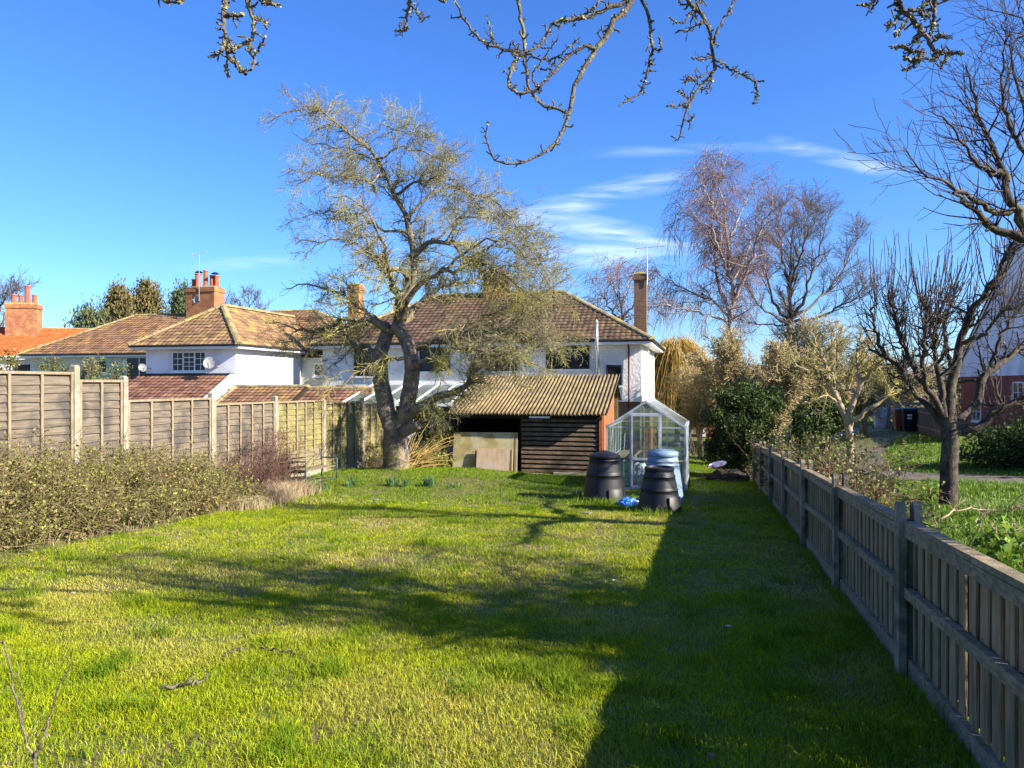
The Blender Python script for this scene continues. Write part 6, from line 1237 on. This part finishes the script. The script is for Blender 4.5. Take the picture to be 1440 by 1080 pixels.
for k, (px, py, s, m_, lb_) in enumerate(((1024, 886, .035, 'bag_white', 'white scrap on the shaded strip by the fence'), (1000, 1072, .05, 'leaf_litter', 'pale dead leaf on the shaded strip at the bottom edge'), (864, 820, .04, 'bag_white', 'white scrap at the edge of the fence shadow'), (1250, 1045, .04, 'leaf_litter', 'brown dead leaf in the shade near the fence'), (952, 806, .035, 'leaf_litter', 'pale speck of dead leaf in the shaded strip'), (640, 918, .04, 'leaf_litter', 'dark dead leaf among the tree shadows'), (105, 838, .035, 'bag_white', 'tiny white petal on the sunny lawn below the hedge'), (850, 1025, .035, 'leaf_litter', 'tan leaf in the shade near the bottom of the fence shadow'))):
    x, y_ = unproj(px, py); z_ = g(x, y_)+.03; a = rnd.uniform(0, 6); mb = MB(); ca_, sa = math.cos(a)*s, math.sin(a)*s
    vs = [(-ca_, -sa, .0), (-sa*.4, ca_*.4, .012), (ca_, sa, .004), (sa*.45, -ca_*.45, .010), (0, 0, -.004)]
    mb.add(vs, [(0, 4, 1), (1, 4, 2), (2, 4, 3), (3, 4, 0)]); o = mb.build('dead_leaf' if m_ == 'leaf_litter' else 'litter_scrap', M[m_]); o.location = (x, y_, z_); tag(o, lb_, 'leaf' if m_ == 'leaf_litter' else 'litter')
# pruned branches lying on the right plot
def brushpile(label, px, py, Yd, L, n_):
    c = W(px, py, Yd); z_ = g(c[0], c[1]); o = T('cut_branch', label, 'branch', (c[0], c[1], z_), 0, 'cut branches on the right plot'); a = rng.uniform(-.5, .6); l = [limb([(c[0], c[1], z_+.05), (c[0]+L*.5, c[1]+a*.4, z_+.22), (c[0]+L, c[1]+a, z_+.12)], .02, .007, 12, .03)]; q = spawn(stackp(l), n_, (.1, 1), (.25, .7), (25, 70), 6, .2, (0, 0, .03), .6, .5, .009); q2 = spawn(q, n_*4, (.1, 1), (.08, .3), (30, 70), 4, .2, (0, 0, .02), .8, .6, .005); build_tubes('stick', [stackp(l), q, q2], M['bark_pale'], o, [6, 4, 3])
brushpile('pale cut branch lying from the foot of the pruned tree', 1318, 705, 12.6, 1.3, 10); brushpile('second cut branch sprawled in the weeds right of the pruned tree', 1345, 752, 10.2, 1.2, 12); brushpile('brown cut branch tangle at the right edge by the path', 1395, 700, 13.2, 1.3, 14); brushpile('thin cut branch standing over the fence top right of the second post', 1250, 690, 11.2, .9, 8)
# ------------------------------------------------------------------ wheelie bins, gate and far fence
def wheelie(label, px, py, Yd, mt, sc_=1.0, rot=ROT, sticker=False):
    c = W(px, py, Yd); z_ = g(c[0], c[1]); o = T('wheelie_bin', label, 'wheelie bin', (c[0], c[1], z_), rot, 'wheelie bins beside the far gate'); w, d, h = .29*sc_, .36*sc_, .98*sc_
    mb = MB(); mb.hexa([(-w*.78, -d*.75, z_+.04), (w*.78, -d*.75, z_+.04), (w*.78, d*.75, z_+.04), (-w*.78, d*.75, z_+.04), (-w, -d, z_+h), (w, -d, z_+h), (w, d, z_+h), (-w, d, z_+h)]); mb.build('body', M[mt], o, bevel=.03)
    mb = MB(); mb.hexa([(-w*1.06, -d*1.1, z_+h+.005), (w*1.06, -d*1.1, z_+h+.005), (w*1.06, d*1.05, z_+h+.005), (-w*1.06, d*1.05, z_+h+.005), (-w*.98, -d*1.0, z_+h+.07), (w*.98, -d*1.0, z_+h+.07), (w*.98, d, z_+h+.10), (-w*.98, d, z_+h+.10)]); mb.build('lid', M[mt], o, bevel=.02)
    for s in (-1, 1): mb = MB(); mb.tube([(s*w*.7, d*.8, z_+.1), (s*w*.95, d*.8, z_+.1)], .1, 12); mb.build('wheel', M['black'], o)
    mb = MB(); mb.tube([(-w*.8, d*1.15, z_+h-.02), (w*.8, d*1.15, z_+h-.02)], .018, 6); mb.build('handle', M['black'], o)
    if sticker:
        for k in range(2): mb = MB(); mb.box(-.12, .08, -d*.93-.012, -d*.93-.004, z_+.6+k*.14, z_+.68+k*.14); mb.build('sticker', M['white'], o)
wheelie('pale grey wheelie bin on the drive left of the gate post', 1237, 603, 37.5, 'bin_grey'); wheelie('brown wheelie bin standing next to the black one', 1265, 608, 35.6, 'bin_brown'); wheelie('black wheelie bin with two white stickers by the far fence', 1277, 609, 35.0, 'bin_black', 1.05, ROT, True)
t = T('wooden_gate', 'pale slatted gate and post behind the wheelie bins', 'gate', (*W(1249, 603, 37.4)[:2], g(*W(1249, 603, 37.4)[:2])), ROT); zz = BASE[t][2]
mb = MB(); mb.box(-.1, .1, -.1, .1, zz-.1, zz+1.5); mb.build('gate_post', M['batten'], t)
for k in range(5): mb = MB(); mb.box(.13, 1.7, -.02, .02, zz+.25+k*.24, zz+.37+k*.24); mb.build('gate_board', M['batten'], t)
p0 = W(1286, 603, 35.5); p1 = W(1348, 628, 26.5)
FF = T('far_board_fence', 'plain dark board fence between the wheelie bins and the brick house', 'fence', (p0[0], p0[1], g(p0[0], p0[1])))
d = np.array((p1[0]-p0[0], p1[1]-p0[1])); nb = 46; FFz = g(p0[0], p0[1])
for k in range(nb):
    a = p0[:2]+d*k/nb; b = p0[:2]+d*(k+.93)/nb; z_ = g(*a); h = 1.15+rnd.uniform(-.02, .02); n_ = np.array((-d[1], d[0]))/np.linalg.norm(d)*.02; 
    mb = MB(); q = [a, b, b+n_, a+n_]; mb.hexa([(x[0], x[1], z_-.1) for x in q]+[(x[0], x[1], z_+h) for x in q]); mb.build('board', M['lap'], FF)
for zo in (.3, .95):
    mb = MB(); mb.slab((p0[0]-.04, p0[1]-.03, g(*p0[:2])+zo), (p1[0]-.04, p1[1]-.03, g(*p1[:2])+zo), .04, .08); mb.build('rail', M['batten'], FF)
# roots of the neighbouring plot: small weeds with broad leaves
for k, (px, py, Yd) in enumerate(((1215, 650, 12.5), (1310, 648, 15.5), (1400, 745, 9.4), (1425, 790, 8.0), (1180, 645, 15.5))):
    c = W(px, py, Yd); z_ = g(c[0], c[1]); o = T('broadleaf_weed', ('broad leaved weed between the fence and the pale trunk', 'broad leaved weed left of the pruned tree trunk', 'broad leaved weed by the fence at the right edge', 'nearest broad leaved weed against the fence at the right edge', 'broad leaved weed among the brambles on the fence')[k], 'weed', (c[0], c[1], z_), 0, 'broad leaved weeds on the right plot')
    m = 26; A = grow(np.c_[rng.normal(0, .08, (m, 2))+c[:2], np.full(m, z_)], np.c_[rng.normal(0, .4, (m, 2)), np.ones(m)], rng.uniform(.15, .5, m), 5, .1, (0, 0, -.05), np.full(m, .005), np.full(m, .003)); build_tubes('stems', [A], M['weed'], o, 4)
    leaf_mesh('foliage', np.repeat(A[0][:, -1], 3, 0)+rng.normal(0, .05, (m*3, 3)), np.full(m*3, .13), M['weed'], o, .6, .1)
